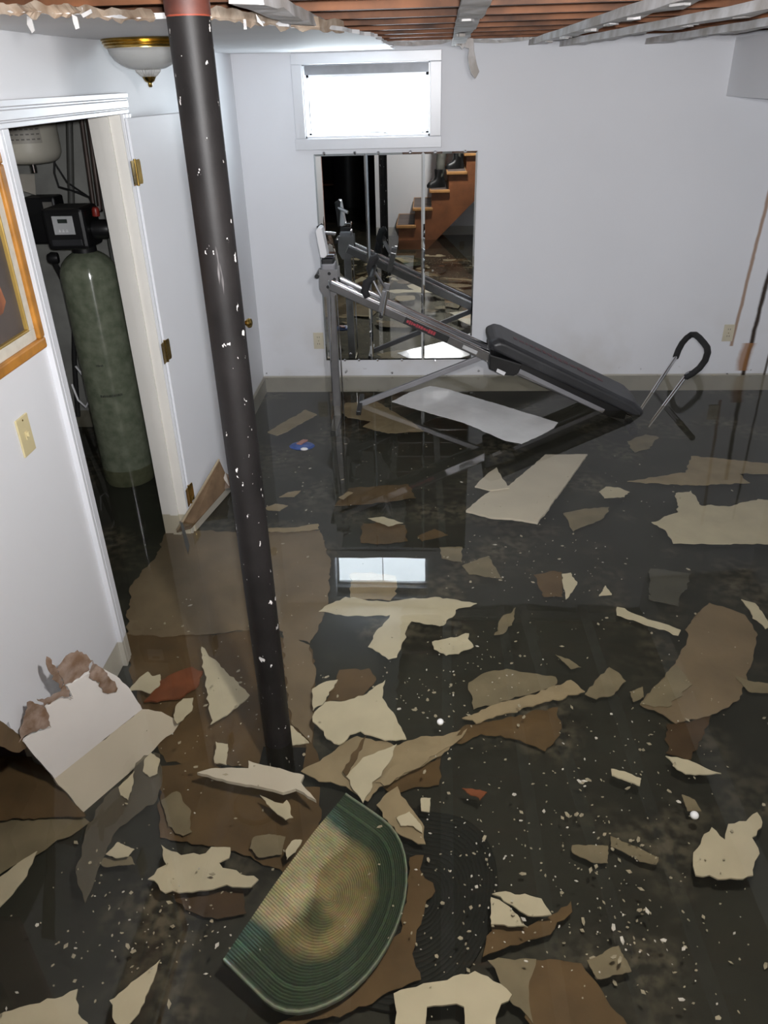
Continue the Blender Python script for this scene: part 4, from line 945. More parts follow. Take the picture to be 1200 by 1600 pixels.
# ------------------------------------------------------------------ debris pieces: (name, label, category, material, z, thickness, outline)
DEB = [
 ('cardboard_sheet', 'large brown kraft sheet under water beside the column, nearer the door', 'sheet', M_BROWN2, -.112, .004, [(262, 822), (300, 828), (400, 832), (500, 828), (516, 880), (512, 950), (484, 1006), (440, 986), (390, 983), (330, 990), (250, 995), (198, 990), (204, 915), (246, 866)]),
 ('cardboard_sheet', 'dark brown kraft sheet under water around the foot of the column', 'sheet', M_BROWN, -.116, .003, [(196, 990), (330, 992), (395, 984), (484, 1008), (494, 1050), (490, 1150), (500, 1200), (400, 1200), (260, 1190), (225, 1120), (205, 1060)]),
 ('cardboard_sheet', 'narrow grey brown strip of kraft just right of the column foot', 'sheet', M_BROWN2, -.108, .003, [(442, 986), (484, 1008), (492, 1040), (486, 1100), (486, 1160), (455, 1130), (445, 1050)]),
 ('cardboard_strip', 'pale thin strip along the top edge of the submerged brown sheet', 'strip', M_TAN, -.100, .004, [(412, 826), (450, 824), (497, 818), (498, 826), (450, 830), (414, 831)]),
 ('drywall_scrap', 'cream scrap with notched top near the broken white board', 'scrap', M_CREAM, -.06, .006, [(200, 1078), (215, 1062), (231, 1049), (238, 1056), (250, 1053), (250, 1070), (235, 1084), (218, 1078)]),
 ('paper_wad', 'rust red wet paper wad left of the column', 'paper', M_RUST, -.085, .012, [(225, 1096), (250, 1063), (275, 1050), (300, 1042), (317, 1049), (306, 1074), (280, 1090), (245, 1096)]),
 ('drywall_scrap', 'pointed cream triangular drywall scrap left of the column', 'scrap', M_CREAM, -.05, .008, [(315, 1011), (350, 1045), (390, 1086), (360, 1112), (329, 1132), (323, 1076)]),
 ('drywall_scrap', 'small oval pale scrap between the white board and triangle scrap', 'scrap', M_CREAM, -.06, .006, [(271, 1117), (276, 1100), (286, 1091), (302, 1090), (300, 1109), (286, 1124), (276, 1130)]),
 ('drywall_scrap', 'small upright rectangular cream scrap left of the column foot', 'scrap', M_CREAM, -.07, .006, [(337, 1159), (356, 1163), (354, 1195), (335, 1192)]),
 ('trim_fragment', 'long splintered white strip floating left below the column foot', 'strip', M_WHITE, -.004, .012, [(308, 1207), (329, 1201), (370, 1200), (388, 1200), (388, 1188), (421, 1197), (475, 1211), (470, 1222), (494, 1250), (462, 1232), (442, 1238), (400, 1228), (354, 1220)]),
 ('drywall_scrap', 'big star shaped cream scrap left of the rug', 'scrap', M_CREAM, -.035, .008, [(231, 1374), (246, 1358), (260, 1351), (252, 1320), (268, 1330), (283, 1336), (321, 1332), (330, 1322), (360, 1324), (358, 1340), (342, 1347), (360, 1358), (404, 1374), (392, 1386), (354, 1382), (321, 1390), (258, 1395)]),
 ('kraft_scrap', 'brown wet scrap directly below the star shaped cream scrap', 'scrap', M_DBROWN, -.090, .004, [(250, 1392), (310, 1390), (375, 1386), (385, 1428), (340, 1436), (300, 1424), (275, 1408)]),
 ('drywall_scrap', 'fin shaped small cream scrap above the rug left of its tip', 'scrap', M_CREAM, -.03, .005, [(406, 1242), (424, 1250), (442, 1255), (448, 1249), (458, 1276), (446, 1280), (430, 1268)]),
 ('drywall_scrap', 'narrow cracked cream triangle at the bottom left of the rug', 'scrap', M_CREAM, -.03, .006, [(171, 1563), (205, 1535), (250, 1499), (235, 1540), (217, 1582), (200, 1602), (179, 1597)]),
 ('drywall_scrap', 'wide cream sheet cut by the bottom left corner', 'scrap', M_CREAM, -.05, .008, [(-30, 1592), (30, 1574), (62, 1567), (121, 1545), (118, 1560), (137, 1610), (60, 1640), (-40, 1640)]),
 ('drywall_scrap', 'cream pointed scrap at the left edge below the tan sheet', 'scrap', M_CREAM, -.07, .006, [(-20, 1384), (20, 1354), (37, 1342), (58, 1330), (42, 1367), (20, 1396), (-20, 1440)]),
 ('kraft_sheet', 'dull olive tan sheet under water at the left edge', 'sheet', M_TAN2, -.085, .004, [(-40, 1284), (60, 1274), (117, 1272), (140, 1284), (100, 1309), (54, 1338), (25, 1351), (-40, 1390)]),
 ('kraft_sheet', 'dark brown wet sheet at the left edge below the broken board', 'sheet', M_BROWN, -.060, .004, [(-40, 1140), (25, 1160), (34, 1166), (87, 1222), (134, 1276), (62, 1276), (-40, 1282)]),
 ('plastic_film', 'crumpled translucent grey film beside the broken white board', 'film', M_FILM, -.020, .0015, [(137, 1288), (170, 1240), (200, 1213), (225, 1180), (250, 1178), (254, 1215), (246, 1250), (215, 1272), (180, 1300), (158, 1347), (133, 1412), (121, 1380), (128, 1330)]),
 ('drywall_scrap', 'pale oval flake on the grey film, nearer the column', 'flake', M_CREAM, -.012, .004, [(223, 1205), (226, 1186), (236, 1176), (250, 1186), (246, 1208), (234, 1214)]),
 ('drywall_scrap', 'pale flake on the grey film close to the white board corner', 'flake', M_CREAM, -.012, .004, [(185, 1230), (200, 1216), (210, 1205), (206, 1232), (200, 1250), (188, 1242)]),
 ('drywall_scrap', 'cream diamond flake below the grey film', 'flake', M_CREAM, -.03, .004, [(165, 1334), (183, 1315), (210, 1326), (200, 1338), (180, 1340)]),
 ('kraft_scrap', 'dull tan flake tucked under the cream diamond flake', 'flake', M_TAN2, -.06, .003, [(152, 1342), (205, 1338), (211, 1351), (165, 1355)]),
 ('kraft_sheet', 'wide dark brown wet sheet between column foot and rug', 'sheet', M_BROWN, -.105, .004, [(250, 1197), (317, 1190), (417, 1230), (500, 1230), (500, 1301), (452, 1365), (367, 1330), (317, 1320), (250, 1309)]),
 ('kraft_scrap', 'dull tan blotch of paper on the dark brown sheet left of the rug', 'scrap', M_TAN2, -.085, .003, [(252, 1250), (276, 1236), (296, 1262), (300, 1300), (286, 1306), (262, 1290)]),
 ('kraft_scrap', 'square tan scrap touching the left side of the rug', 'scrap', M_TAN2, -.08, .003, [(396, 1308), (420, 1302), (446, 1306), (440, 1335), (404, 1340), (390, 1326)]),
 ('drywall_scrap', 'small cream scrap against the left edge of the rug', 'flake', M_CREAM, -.02, .004, [(446, 1328), (458, 1312), (472, 1312), (462, 1330), (448, 1342)]),
 ('kraft_strip', 'brown wet strip showing between the two halves of the rug', 'strip', M_BROWN, -.070, .004, [(640, 1340), (662, 1336), (656, 1358), (664, 1372), (680, 1392), (664, 1416), (650, 1462), (644, 1490), (658, 1530), (617, 1546), (571, 1572), (467, 1602), (430, 1602), (510, 1558), (592, 1500), (629, 1446), (637, 1392)]),
 ('drywall_scrap', 'large ragged cream sheet right of the column foot', 'scrap', M_CREAM, -.030, .008, [(488, 1120), (498, 1106), (508, 1097), (547, 1093), (567, 1087), (586, 1072), (602, 1062), (597, 1090), (620, 1123), (635, 1153), (610, 1154), (587, 1150), (563, 1142), (530, 1163), (510, 1153), (500, 1137)]),
 ('drywall_scrap', 'cream offcut just above the large ragged cream sheet', 'scrap', M_CREAM, -.045, .006, [(488, 1077), (510, 1065), (528, 1062), (514, 1085), (507, 1097), (489, 1110)]),
 ('kraft_scrap', 'brown rounded scrap above the large ragged cream sheet', 'scrap', M_BROWN, -.060, .004, [(508, 1097), (518, 1070), (530, 1047), (577, 1043), (588, 1062), (567, 1087), (547, 1093)]),
 ('drywall_scrap', 'cream triangle peeking out right of the column foot', 'scrap', M_CREAM, -.06, .006, [(453, 1133), (470, 1146), (483, 1160), (455, 1164)]),
 ('drywall_scrap', 'wide cross shaped cream paper sheet below the window reflection', 'scrap', M_CREAM, -.050, .005, [(498, 955), (520, 942), (540, 932), (607, 940), (653, 935), (687, 932), (745, 943), (712, 952), (707, 963), (687, 977), (643, 970), (632, 1000), (620, 1027), (607, 1030), (587, 1017), (575, 1010), (583, 993), (603, 970), (610, 960), (570, 963), (537, 962)]),
 ('drywall_scrap', 'faint squarish cream scrap lying inside the window reflection', 'scrap', M_TAN, -.075, .005, [(547, 897), (580, 894), (617, 900), (620, 927), (610, 938), (570, 936), (547, 933)]),
 ('drywall_scrap', 'small five sided cream scrap right of the cross shaped sheet', 'scrap', M_CREAM, -.040, .006, [(675, 1003), (690, 999), (733, 990), (731, 998), (740, 1010), (720, 1018), (697, 1024), (678, 1014)]),
 ('torn_paper_sheet', 'crumpled pale tan torn paper spreading above the rug tip', 'paper', M_TAN, -.055, .005, [(470, 1205), (500, 1190), (533, 1163), (558, 1150), (617, 1165), (658, 1150), (692, 1150), (720, 1140), (690, 1180), (640, 1204), (600, 1226), (575, 1252), (556, 1240), (540, 1228), (508, 1222)]),
 ('torn_paper_sheet', 'cracked cream torn paper lying just above the rug tip', 'paper', M_CREAM, -.038, .005, [(540, 1212), (556, 1196), (567, 1183), (600, 1171), (620, 1163), (608, 1192), (588, 1217), (567, 1254), (552, 1234)]),
 ('torn_paper_strip', 'brown twisted paper strip crossing the torn paper above the rug', 'paper', M_BROWN, -.030, .004, [(535, 1205), (548, 1185), (562, 1162), (572, 1150), (566, 1170), (552, 1194), (541, 1212)]),
 ('torn_paper_strip', 'long tan paper strip running from the torn paper toward the centre', 'paper', M_TAN, -.048, .004, [(586, 1222), (610, 1200), (650, 1180), (700, 1158), (730, 1138), (722, 1152), (680, 1180), (640, 1205), (600, 1228)]),
 ('kraft_sheet', 'dark brown wet patch right of the crumpled torn paper', 'sheet', M_BROWN, -.095, .004, [(590, 1225), (640, 1205), (690, 1180), (686, 1226), (640, 1232), (612, 1240)]),
 ('drywall_scrap', 'grey cream cracked strip between rug tip and dark rug half', 'scrap', M_TAN, -.040, .006, [(588, 1258), (604, 1240), (621, 1229), (634, 1250), (646, 1267), (662, 1300), (665, 1319), (633, 1308), (608, 1288)]),
 ('drywall_scrap', 'pale flake lying on the grey cream cracked strip', 'flake', M_CREAM, -.026, .004, [(620, 1278), (640, 1268), (658, 1290), (660, 1302), (644, 1290), (626, 1290)]),
 ('drywall_scrap', 'little upright cream rectangle right of the rug tip', 'flake', M_CREAM, -.03, .005, [(658, 1246), (673, 1246), (671, 1269), (658, 1267)]),
 ('drywall_scrap', 'large white scrap with square cutout at the bottom centre', 'scrap', M_CREAM, -.012, .009, [(615, 1552), (650, 1542), (687, 1533), (742, 1517), (771, 1533), (800, 1554), (779, 1579), (767, 1612), (729, 1612), (725, 1573), (667, 1573), (667, 1612), (622, 1612), (617, 1567)]),
 ('drywall_scrap', 'white scrap beside the dark rug half, upper half of a split pair', 'scrap', M_CREAM, -.015, .008, [(769, 1396), (790, 1392), (820, 1396), (846, 1404), (862, 1429), (825, 1430), (800, 1413), (782, 1400)]),
 ('drywall_scrap', 'white scrap beside the dark rug half, lower half of a split pair', 'scrap', M_CREAM, -.016, .008, [(767, 1402), (780, 1406), (800, 1421), (825, 1448), (783, 1444), (767, 1444)]),
 ('kraft_scrap', 'brown wet scrap under the split white pair', 'scrap', M_BROWN, -.060, .004, [(767, 1444), (825, 1448), (862, 1429), (892, 1408), (894, 1425), (867, 1450), (838, 1467), (788, 1483), (754, 1496)]),
 ('kraft_scrap', 'dull tan triangular scrap at the bottom right of the white cutout scrap', 'scrap', M_TAN2, -.055, .004, [(762, 1500), (838, 1498), (826, 1542), (833, 1600), (792, 1552)]),
 ('kraft_sheet', 'brown rounded sheet at the bottom edge right of centre', 'sheet', M_BROWN, -.058, .004, [(836, 1500), (870, 1500), (908, 1506), (942, 1550), (990, 1612), (829, 1612), (817, 1546)]),
 ('kraft_scrap', 'tan squarish scrap at the corner of the brown bottom sheet', 'scrap', M_TAN2, -.050, .004, [(917, 1500), (945, 1486), (967, 1477), (987, 1517), (933, 1529)]),
 ('kraft_scrap', 'dull tan stub scrap near the lower right, left of a pair', 'scrap', M_TAN2, -.06, .004, [(894, 1320), (950, 1321), (950, 1348), (929, 1348), (894, 1331)]),
 ('kraft_scrap', 'dull tan oblong scrap near the lower right, right of a pair', 'scrap', M_TAN2, -.06, .004, [(954, 1306), (990, 1322), (1029, 1340), (1025, 1351), (1000, 1346), (954, 1322)]),
 ('plaster_stick', 'short white stick in the dark water at the right', 'stick', M_CREAM, -.010, .008, [(955, 1201), (980, 1207), (1002, 1216), (1000, 1227), (975, 1218), (956, 1211)]),
 ('drywall_scrap', 'white dart shaped scrap below the big brown sheet at the right', 'scrap', M_CREAM, -.012, .007, [(1040, 1181), (1058, 1183), (1075, 1187), (1127, 1208), (1100, 1210), (1079, 1209), (1058, 1202)]),
 ('drywall_scrap', 'white ragged two peaked scrap at the lower right edge', 'scrap', M_CREAM, -.014, .009, [(1083, 1352), (1090, 1325), (1112, 1292), (1133, 1312), (1138, 1287), (1171, 1277), (1183, 1269), (1190, 1292), (1175, 1308), (1185, 1325), (1177, 1367), (1133, 1373), (1087, 1367)]),
 ('kraft_scrap', 'small brown cone shaped scrap beside the white ball at the right', 'scrap', M_TAN2, -.03, .004, [(1065, 1242), (1085, 1250), (1096, 1268), (1074, 1268)]),
 ('foil_wrapper', 'crinkled red and white wrapper in the dark water', 'wrapper', M_RUST, -.006, .006, [(722, 1231), (736, 1232), (750, 1234), (761, 1238), (750, 1250), (744, 1244), (735, 1242)]),
 ('kraft_sheet', 'large brown ragged sheet at the right side', 'sheet', M_BROWN2, -.080, .005, [(1074, 980), (1090, 958), (1108, 942), (1135, 950), (1164, 960), (1184, 992), (1178, 1020), (1172, 1044), (1156, 1092), (1108, 1118), (1056, 1130), (1036, 1116), (1000, 1100), (1030, 1066), (1056, 1036), (1072, 1008)]),
 ('kraft_scrap', 'dark brown flap below the large brown ragged sheet', 'scrap', M_DBROWN, -.090, .004, [(1042, 1130), (1075, 1128), (1112, 1116), (1098, 1150), (1080, 1187), (1040, 1177)]),
 ('kraft_scrap', 'tan pointed overlay on the lower left of the large brown sheet', 'scrap', M_TAN2, -.070, .003, [(1056, 1038), (1082, 1070), (1060, 1090), (1044, 1104), (1000, 1100)]),
 ('kraft_strip', 'dull tan strip at the right edge beside the large brown sheet', 'strip', M_TAN2, -.065, .004, [(1150, 1056), (1180, 1066), (1215, 1070), (1215, 1086), (1170, 1080)]),
 ('plaster_stick', 'long thin white stick left of the large brown sheet', 'stick', M_CREAM, -.018, .008, [(964, 948), (976, 950), (1000, 962), (1064, 984), (1060, 992), (1030, 982), (996, 970), (964, 960)]),
 ('drywall_scrap', 'white blade shaped scrap at the right edge', 'scrap', M_CREAM, -.020, .006, [(1158, 936), (1180, 942), (1205, 976), (1196, 982), (1176, 962)]),
 ('kraft_scrap', 'brown square scrap with a white end in the middle of the water', 'scrap', M_BROWN, -.055, .005, [(834, 898), (860, 892), (878, 894), (879, 932), (850, 932)]),
 ('drywall_scrap', 'white end piece against the brown square scrap', 'flake', M_CREAM, -.040, .006, [(878, 896), (892, 894), (902, 912), (884, 936)]),
 ('drywall_scrap', 'tiny pale pyramid shaped flake right of the brown square scrap', 'flake', M_CREAM, -.05, .008, [(936, 930), (946, 914), (956, 928)]),
 ('tile_piece', 'dim square piece under water above the large brown sheet', 'piece', M_DIM, -.100, .006, [(1016, 888), (1080, 896), (1060, 946), (1014, 936)]),
 ('kraft_scrap', 'tan lumpy scrap between the wood strip and large brown sheet', 'scrap', M_TAN2, -.055, .006, [(930, 1062), (952, 1042), (966, 1050), (978, 1064), (960, 1084), (932, 1092), (914, 1084)]),
 ('kraft_scrap', 'small dull scrap just right of the tan lumpy scrap', 'flake', M_TAN2, -.06, .004, [(984, 1080), (1004, 1072), (1006, 1088), (990, 1096)]),
 ('wood_strip', 'long pale tan strip lying diagonally at the centre right', 'strip', M_TAN, -.060, .008, [(722, 1122), (770, 1102), (828, 1086), (892, 1062), (914, 1080), (852, 1096), (790, 1114), (744, 1130)]),
 ('kraft_sheet', 'dark brown ragged sheet under the diagonal tan strip', 'sheet', M_BROWN, -.085, .004, [(700, 1150), (730, 1132), (764, 1128), (872, 1104), (875, 1148), (852, 1174), (812, 1156), (752, 1146), (720, 1162)]),
 ('kraft_sheet', 'dull brown silty paper above the diagonal tan strip', 'sheet', M_TAN2, -.095, .003, [(732, 1066), (760, 1050), (792, 1044), (868, 1058), (866, 1072), (800, 1092), (740, 1108)]),
 ('kraft_scrap', 'small tan leaf shaped scrap above the diagonal strip', 'flake', M_TAN2, -.05, .003, [(868, 1022), (890, 1030), (908, 1042), (892, 1045)]),
 ('kraft_scrap', 'dull tan blade shaped scrap right of the cross shaped sheet', 'flake', M_TAN2, -.06, .003, [(772, 992), (784, 964), (806, 948), (800, 976), (786, 990)]),
 ('drywall_slab', 'broken white drywall panel under water below the exercise board', 'panel', M_WHITE, -.055, .012, [(728, 798), (752, 776), (768, 766), (796, 758), (820, 738), (852, 710), (918, 710), (880, 762), (840, 816), (800, 810), (772, 808)]),
 ('drywall_scrap', 'white triangular stub overlapping the broken white panel', 'scrap', M_WHITE, -.044, .008, [(742, 760), (760, 742), (776, 730), (784, 746), (796, 762), (768, 766)]),
 ('wet_sheet', 'glossy wet white sheet floating under the exercise machine', 'sheet', M_WET, .004, .005, [(612, 627), (640, 613), (672, 603), (700, 608), (790, 635), (872, 660), (866, 668), (840, 682), (815, 693), (790, 688), (725, 660), (640, 636)]),
 ('kraft_sheet', 'yellowish brown sheet under water at the machine upright', 'sheet', M_TAN, -.080, .004, [(523, 637), (540, 630), (560, 628), (590, 628), (633, 653), (663, 673), (607, 677), (567, 667), (580, 658), (543, 652)]),
 ('wood_strip', 'grey tan plank offcut near the left back corner', 'offcut', M_TAN, -.070, .010, [(418, 675), (450, 656), (477, 640), (495, 647), (450, 673), (433, 680)]),
 ('kraft_scrap', 'tan flake under water above the submerged brown sheet, upper of two', 'flake', M_TAN, -.08, .004, [(436, 777), (450, 769), (470, 766), (460, 776)]),
 ('drywall_scrap', 'pale flake under water above the submerged brown sheet, lower of two', 'flake', M_TAN, -.07, .005, [(415, 793), (430, 787), (450, 790), (437, 799), (418, 797)]),
 ('kraft_sheet', 'brown rectangle of paper below the machine reflection', 'sheet', M_BROWN, -.090, .004, [(527, 784), (547, 762), (590, 759), (638, 757), (650, 778), (600, 784), (523, 791)]),
 ('drywall_scrap', 'cream flake on the left end of the brown paper rectangle', 'flake', M_TAN, -.075, .004, [(529, 777), (544, 768), (552, 770), (536, 780)]),
 ('kraft_sheet', 'brown paper patch just above the window reflection', 'sheet', M_BROWN, -.092, .004, [(567, 817), (600, 816), (633, 820), (637, 845), (600, 850), (563, 847)]),
 ('drywall_scrap', 'cream sliver on the brown patch above the window reflection', 'flake', M_CREAM, -.075, .004, [(575, 810), (600, 807), (630, 817), (607, 822)]),
 ('kraft_scrap', 'brown flake near the top right corner of the window reflection', 'flake', M_BROWN, -.085, .004, [(652, 838), (678, 826), (700, 836), (660, 846)]),
 ('drywall_scrap', 'dim grey cream flake right of the window reflection', 'flake', M_TAN2, -.095, .004, [(687, 855), (722, 855), (722, 878), (690, 872)]),
 ('drywall_scrap', 'faint grey pointed scrap right below the window reflection', 'scrap', M_TAN2, -.105, .004, [(722, 884), (745, 875), (763, 868), (785, 904), (733, 898)]),
 ('drywall_sheet', 'silty cream sheet near the right edge, farther of two', 'sheet', M_TAN, -.098, .006, [(980, 752), (1030, 744), (1072, 738), (1080, 712), (1120, 716), (1215, 726), (1215, 740), (1152, 740), (1172, 754), (1120, 756), (1064, 758)]),
 ('drywall_sheet', 'silty cream sheet near the right edge, nearer and larger', 'sheet', M_CREAM, -.096, .006, [(1018, 816), (1060, 800), (1056, 770), (1080, 766), (1096, 790), (1144, 790), (1184, 780), (1215, 782), (1215, 848), (1120, 850), (1052, 848), (1040, 828)]),
 ('drywall_scrap', 'cream oval flake between the broken white panel and silty sheets', 'flake', M_CREAM, -.075, .005, [(936, 768), (946, 760), (966, 761), (984, 768), (976, 776), (944, 778)]),
 ('kraft_scrap', 'faint dull scrap below the broken white panel', 'scrap', M_TAN2, -.108, .004, [(880, 802), (915, 795), (952, 792), (944, 808), (896, 830)]),
 ('kraft_scrap', 'faint dull scrap right of the padded board tip', 'scrap', M_TAN2, -.108, .004, [(980, 690), (1008, 678), (1028, 682), (1016, 700), (992, 706)]),
]
for i, (nm, lab, cat, m, z, th, px) in enumerate(DEB):
    big = th >= .006
    th = th * .6 if m is not M_WHITE else th
    o = flat_sheet(nm, px, max(z, FLOOR + th + .001), th, m, 100 + i, jag=.003 if m in (M_WHITE, M_WET) else .0075, warp=.002 if z > -.02 else .005)
    tag(o, lab, cat, 'floating and sunken debris')
# plaster crack lines: small balls, blue item
for px_, py_, r, lab in ((688, 1128, .0115, 'small white foam ball floating near the image centre'), (1085, 1274, .0125, 'white foam ball in the dark water at the lower right')):
    p = at_z(px_, py_, 0); b = MB().ball(p, r, 18).build('foam_ball', M_BALL, None, smooth=True, loc=p); tag(b, lab, 'ball')
p = at_z(472, 697, 0)
bi = thing('plastic_toy', (p.x, p.y, -.02), 'small blue plastic piece with pink top floating near the left corner', 'plastic piece')
MB().ball(p, .06, 12, (1.3, .9, .30)).build('body', M_BLUE, bi)
MB().prism([p + Vector((-.03, -.01, .016)), p + Vector((.0, -.02, .016)), p + Vector((.03, .04, .016)), p + Vector((.0, .045, .016))], (0, 0, .008)).build('pink_top', M_FPINK, bi)
MB().ball(p + Vector((.02, -.05, .004)), .018, 10, (1.3, .8, .5)).build('white_tip', M_WHITEP, bi)

# ------------------------------------------------------------------ plaster crumbs: uncountable specks
rnd = random.Random(77); b = MB()
clusters = [(800, 1350, 90, 60, 60), (960, 1290, 60, 60, 60), (1000, 1420, 120, 60, 90), (870, 1480, 90, 50, 50), (300, 1450, 60, 40, 60), (720, 1330, 50, 120, 50), (740, 1050, 60, 50, 60), (660, 1085, 50, 40, 60), (900, 930, 100, 50, 60),
            (1000, 1150, 80, 50, 50), (560, 1400, 60, 60, 22), (420, 1080, 60, 60, 40), (330, 1160, 60, 60, 50), (600, 700, 80, 40, 50), (800, 880, 80, 30, 40), (440, 740, 30, 40, 30), (950, 800, 120, 50, 60), (1080, 1480, 80, 70, 60),
            (700, 1420, 50, 70, 26), (200, 1380, 60, 60, 40), (130, 1480, 70, 60, 40), (1120, 1080, 60, 80, 30), (460, 960, 40, 90, 30), (850, 1200, 90, 70, 70), (280, 940, 50, 60, 18)]
for cx_, cy_, sx, sy, n in clusters:
    for _ in range(n):
        x, y = rnd.gauss(cx_, sx), rnd.gauss(cy_, sy)
        if y < 640 or y > 1640: continue
        zz = rnd.choice((-.1, -.06, -.02, -.004, .001)); p = at_z(x, y, zz)
        if not (LW + .05 < p.x < RW - .05 and p.y < BW - .1): continue
        if (p.x - cx) ** 2 + (p.y - cy) ** 2 < .06 ** 2: continue
        r = rnd.choice((.0015, .0015, .002, .0025, .003, .0055)); a = rnd.uniform(0, 6.3); k = rnd.randint(4, 5); el = rnd.uniform(1, 2.2)
        poly = []
        for q in range(k):
            t = 2 * math.pi * q / k; rr = r * rnd.uniform(.7, 1.2); v = Vector((math.cos(t) * rr * el, math.sin(t) * rr, 0))
            poly.append(p + Vector((v.x * math.cos(a) - v.y * math.sin(a), v.x * math.sin(a) + v.y * math.cos(a), 0)))
        b.prism(poly, (0, 0, .0015))
so = b.build('plaster_crumbs', M_SPECK); tag(so, 'countless small plaster crumbs drifting in the flood water', 'debris', None, 'stuff')

# ------------------------------------------------------------------ stairs behind the camera, seen in the mirror
st = thing('wooden_stairs', (0.3, -.4, FLOOR), 'open wooden basement stairs seen in the mirror', 'stairs')
Y0, Y1 = -.93, .10; RUN, RISE = .218, .213
for i in range(9):
    x = -.43 + RUN * i; z = .19 + RISE * i
    t = MB().span((x, Y0, z - .036), (x + .262, Y1, z)).build('tread', M_TREAD, st, bevel=.006)
    MB().span((x + .015, Y0 + .1, z), (x + .24, Y1 - .05, z + .004)).build('tread_cover', M_GRIP, t)
for y in (Y1 - .075, Y0 + .03):
    sa = Vector((-.36, y, .02)); sl = RISE / RUN
    P = [(-.40, y, FLOOR), (-.02, y, FLOOR)]
    top = Vector((1.50, y, .19 + RISE * 8 - .036))
    pts = [(-.40, FLOOR), (-.02, FLOOR), (1.62, FLOOR + 1.64 * sl), (1.62, .19 + RISE * 8 - .036)]
    for i in range(8, -1, -1):
        x = -.43 + RUN * i + .03; z = .19 + RISE * i - .036
        pts.append((x + RUN, z)) if i < 8 else None
        pts.append((x, z))
        if i: pts.append((x, z - RISE))
    MB().prism([(x, y, z) for x, z in pts], (0, .04, 0)).build('stringer', M_STAIR, st)
outlet('wall_outlet', (0.482, -.98, 0.274), 'wall outlet under the stairs seen in the mirror', 'outlet', (0, 1, 0))
rail = MB().tube([(-.5, -.955, 1.05), (1.5, -.955, 2.9)], .02, 12).build('handrail', M_STAIR, None, smooth=True, loc=(-.5, -.955, 1.05)); tag(rail, 'wooden handrail on the wall behind the stairs', 'handrail')

# the photographer standing on the stairs: one skinned body, boots and trousers as clothing
def skin_body(name, nodes, edges, m, parent, base, sub=2):
    me = bpy.data.meshes.new(name); base = Vector(base)
    me.from_pydata([tuple(Vector(n[0]) - base) for n in nodes], edges, []); me.update(); me.materials.append(m)
    o = bpy.data.objects.new(name, me); C.objects.link(o)
    sk = o.modifiers.new('skin', 'SKIN'); sk.use_smooth_shade = True
    if not me.skin_vertices: pass
    for i, n in enumerate(nodes):
        r = n[1]; r = (r, r) if isinstance(r, (int, float)) else r
        me.skin_vertices[0].data[i].radius = r; me.skin_vertices[0].data[i].use_root = (i == 0)
    sd = o.modifiers.new('sub', 'SUBSURF'); sd.levels = sub; sd.render_levels = sub
    if parent: o.parent = parent
    return o
fA, fB = Vector((.13, -.12, .62)), Vector((.36, -.20, .834))
pb = Vector((.27, -.33, 1.0))
per = thing('person', (.25, -.3, .62), 'person in grey trousers and black boots standing on the stairs, seen in the mirror', 'person')
hip = Vector((.27, -.34, 1.52))
nodes = [(hip, (.15, .11)), (hip + Vector((-.07, .02, -.06)), .095), (Vector((.17, -.20, 1.10)), .068), (Vector((.145, -.17, .86)), .062), (Vector((.14, -.16, .70)), .050),
         (hip + Vector((.07, .0, -.06)), .095), (Vector((.37, -.24, 1.25)), .070), (Vector((.375, -.24, 1.05)), .062), (Vector((.372, -.24, .93)), .050)]
skin_body('trousers', nodes, [(0, 1), (1, 2), (2, 3), (3, 4), (0, 5), (5, 6), (6, 7), (7, 8)], M_PANTS, per, (.25, -.3, .62))
tn = [(hip + Vector((0, 0, .02)), (.155, .115)), (hip + Vector((0, .0, .22)), (.150, .11)), (hip + Vector((0, .02, .42)), (.175, .115)), (hip + Vector((0, .03, .53)), (.07, .07)),
      (hip + Vector((-.19, .03, .45)), .065), (hip + Vector((-.25, .12, .22)), .050), (hip + Vector((-.20, .26, .34)), .038), (hip + Vector((.19, .03, .45)), .065), (hip + Vector((.20, .12, .22)), .050), (hip + Vector((.0, .24, .34)), .038)]
skin_body('jacket', tn, [(0, 1), (1, 2), (2, 3), (2, 4), (4, 5), (5, 6), (2, 7), (7, 8), (8, 9)], M_JACKET, per, (.25, -.3, .62))
hn = [(hip + Vector((0, .03, .52)), .055), (hip + Vector((0, .04, .60)), .055), (hip + Vector((0, .05, .68)), (.075, .085)), (hip + Vector((0, .05, .76)), (.075, .085)), (hip + Vector((0, .045, .81)), .05)]
head = skin_body('head', hn, [(0, 1), (1, 2), (2, 3), (3, 4)], M_SKIN, per, (.25, -.3, .62))
hc = hip + Vector((0, .05, .72))
MB().ball(hc + Vector((0, -.012, .03)), .095, 16, (.9, 1, 1.05)).build('hair', M_JACKET, per, smooth=True)
MB().ball(hc + Vector((0, .09, -.02)), .016, 10, (.8, 1, 1.4)).build('nose', M_SKIN, per, smooth=True)
for sx in (-1, 1):
    MB().ball(hc + Vector((sx * .032, .082, .005)), .010, 10).build('eye', M_SLOT, per, smooth=True)
    MB().ball(hc + Vector((sx * .084, .0, -.01)), .022, 10, (.4, .7, 1.2)).build('ear', M_SKIN, per, smooth=True)
for (wr, sx) in ((hip + Vector((-.20, .26, .34)), 1), (hip + Vector((.0, .24, .34)), -1)):
    nn = [(wr, .028), (wr + Vector((sx * .03, .02, .04)), (.036, .02))]; ee = [(0, 1)]
    for k in range(5):
        b0 = wr + Vector((sx * (.025 + .006 * k), .02, .03 + .012 * k)); nn += [(b0 + Vector((sx * .03, .012, .004 * k)), .009), (b0 + Vector((sx * .055, .0, .004 * k)), .008)]
        ee += [(1, len(nn) - 2), (len(nn) - 2, len(nn) - 1)]
    skin_body('hand', nn, ee, M_SKIN, per, (.25, -.3, .62))
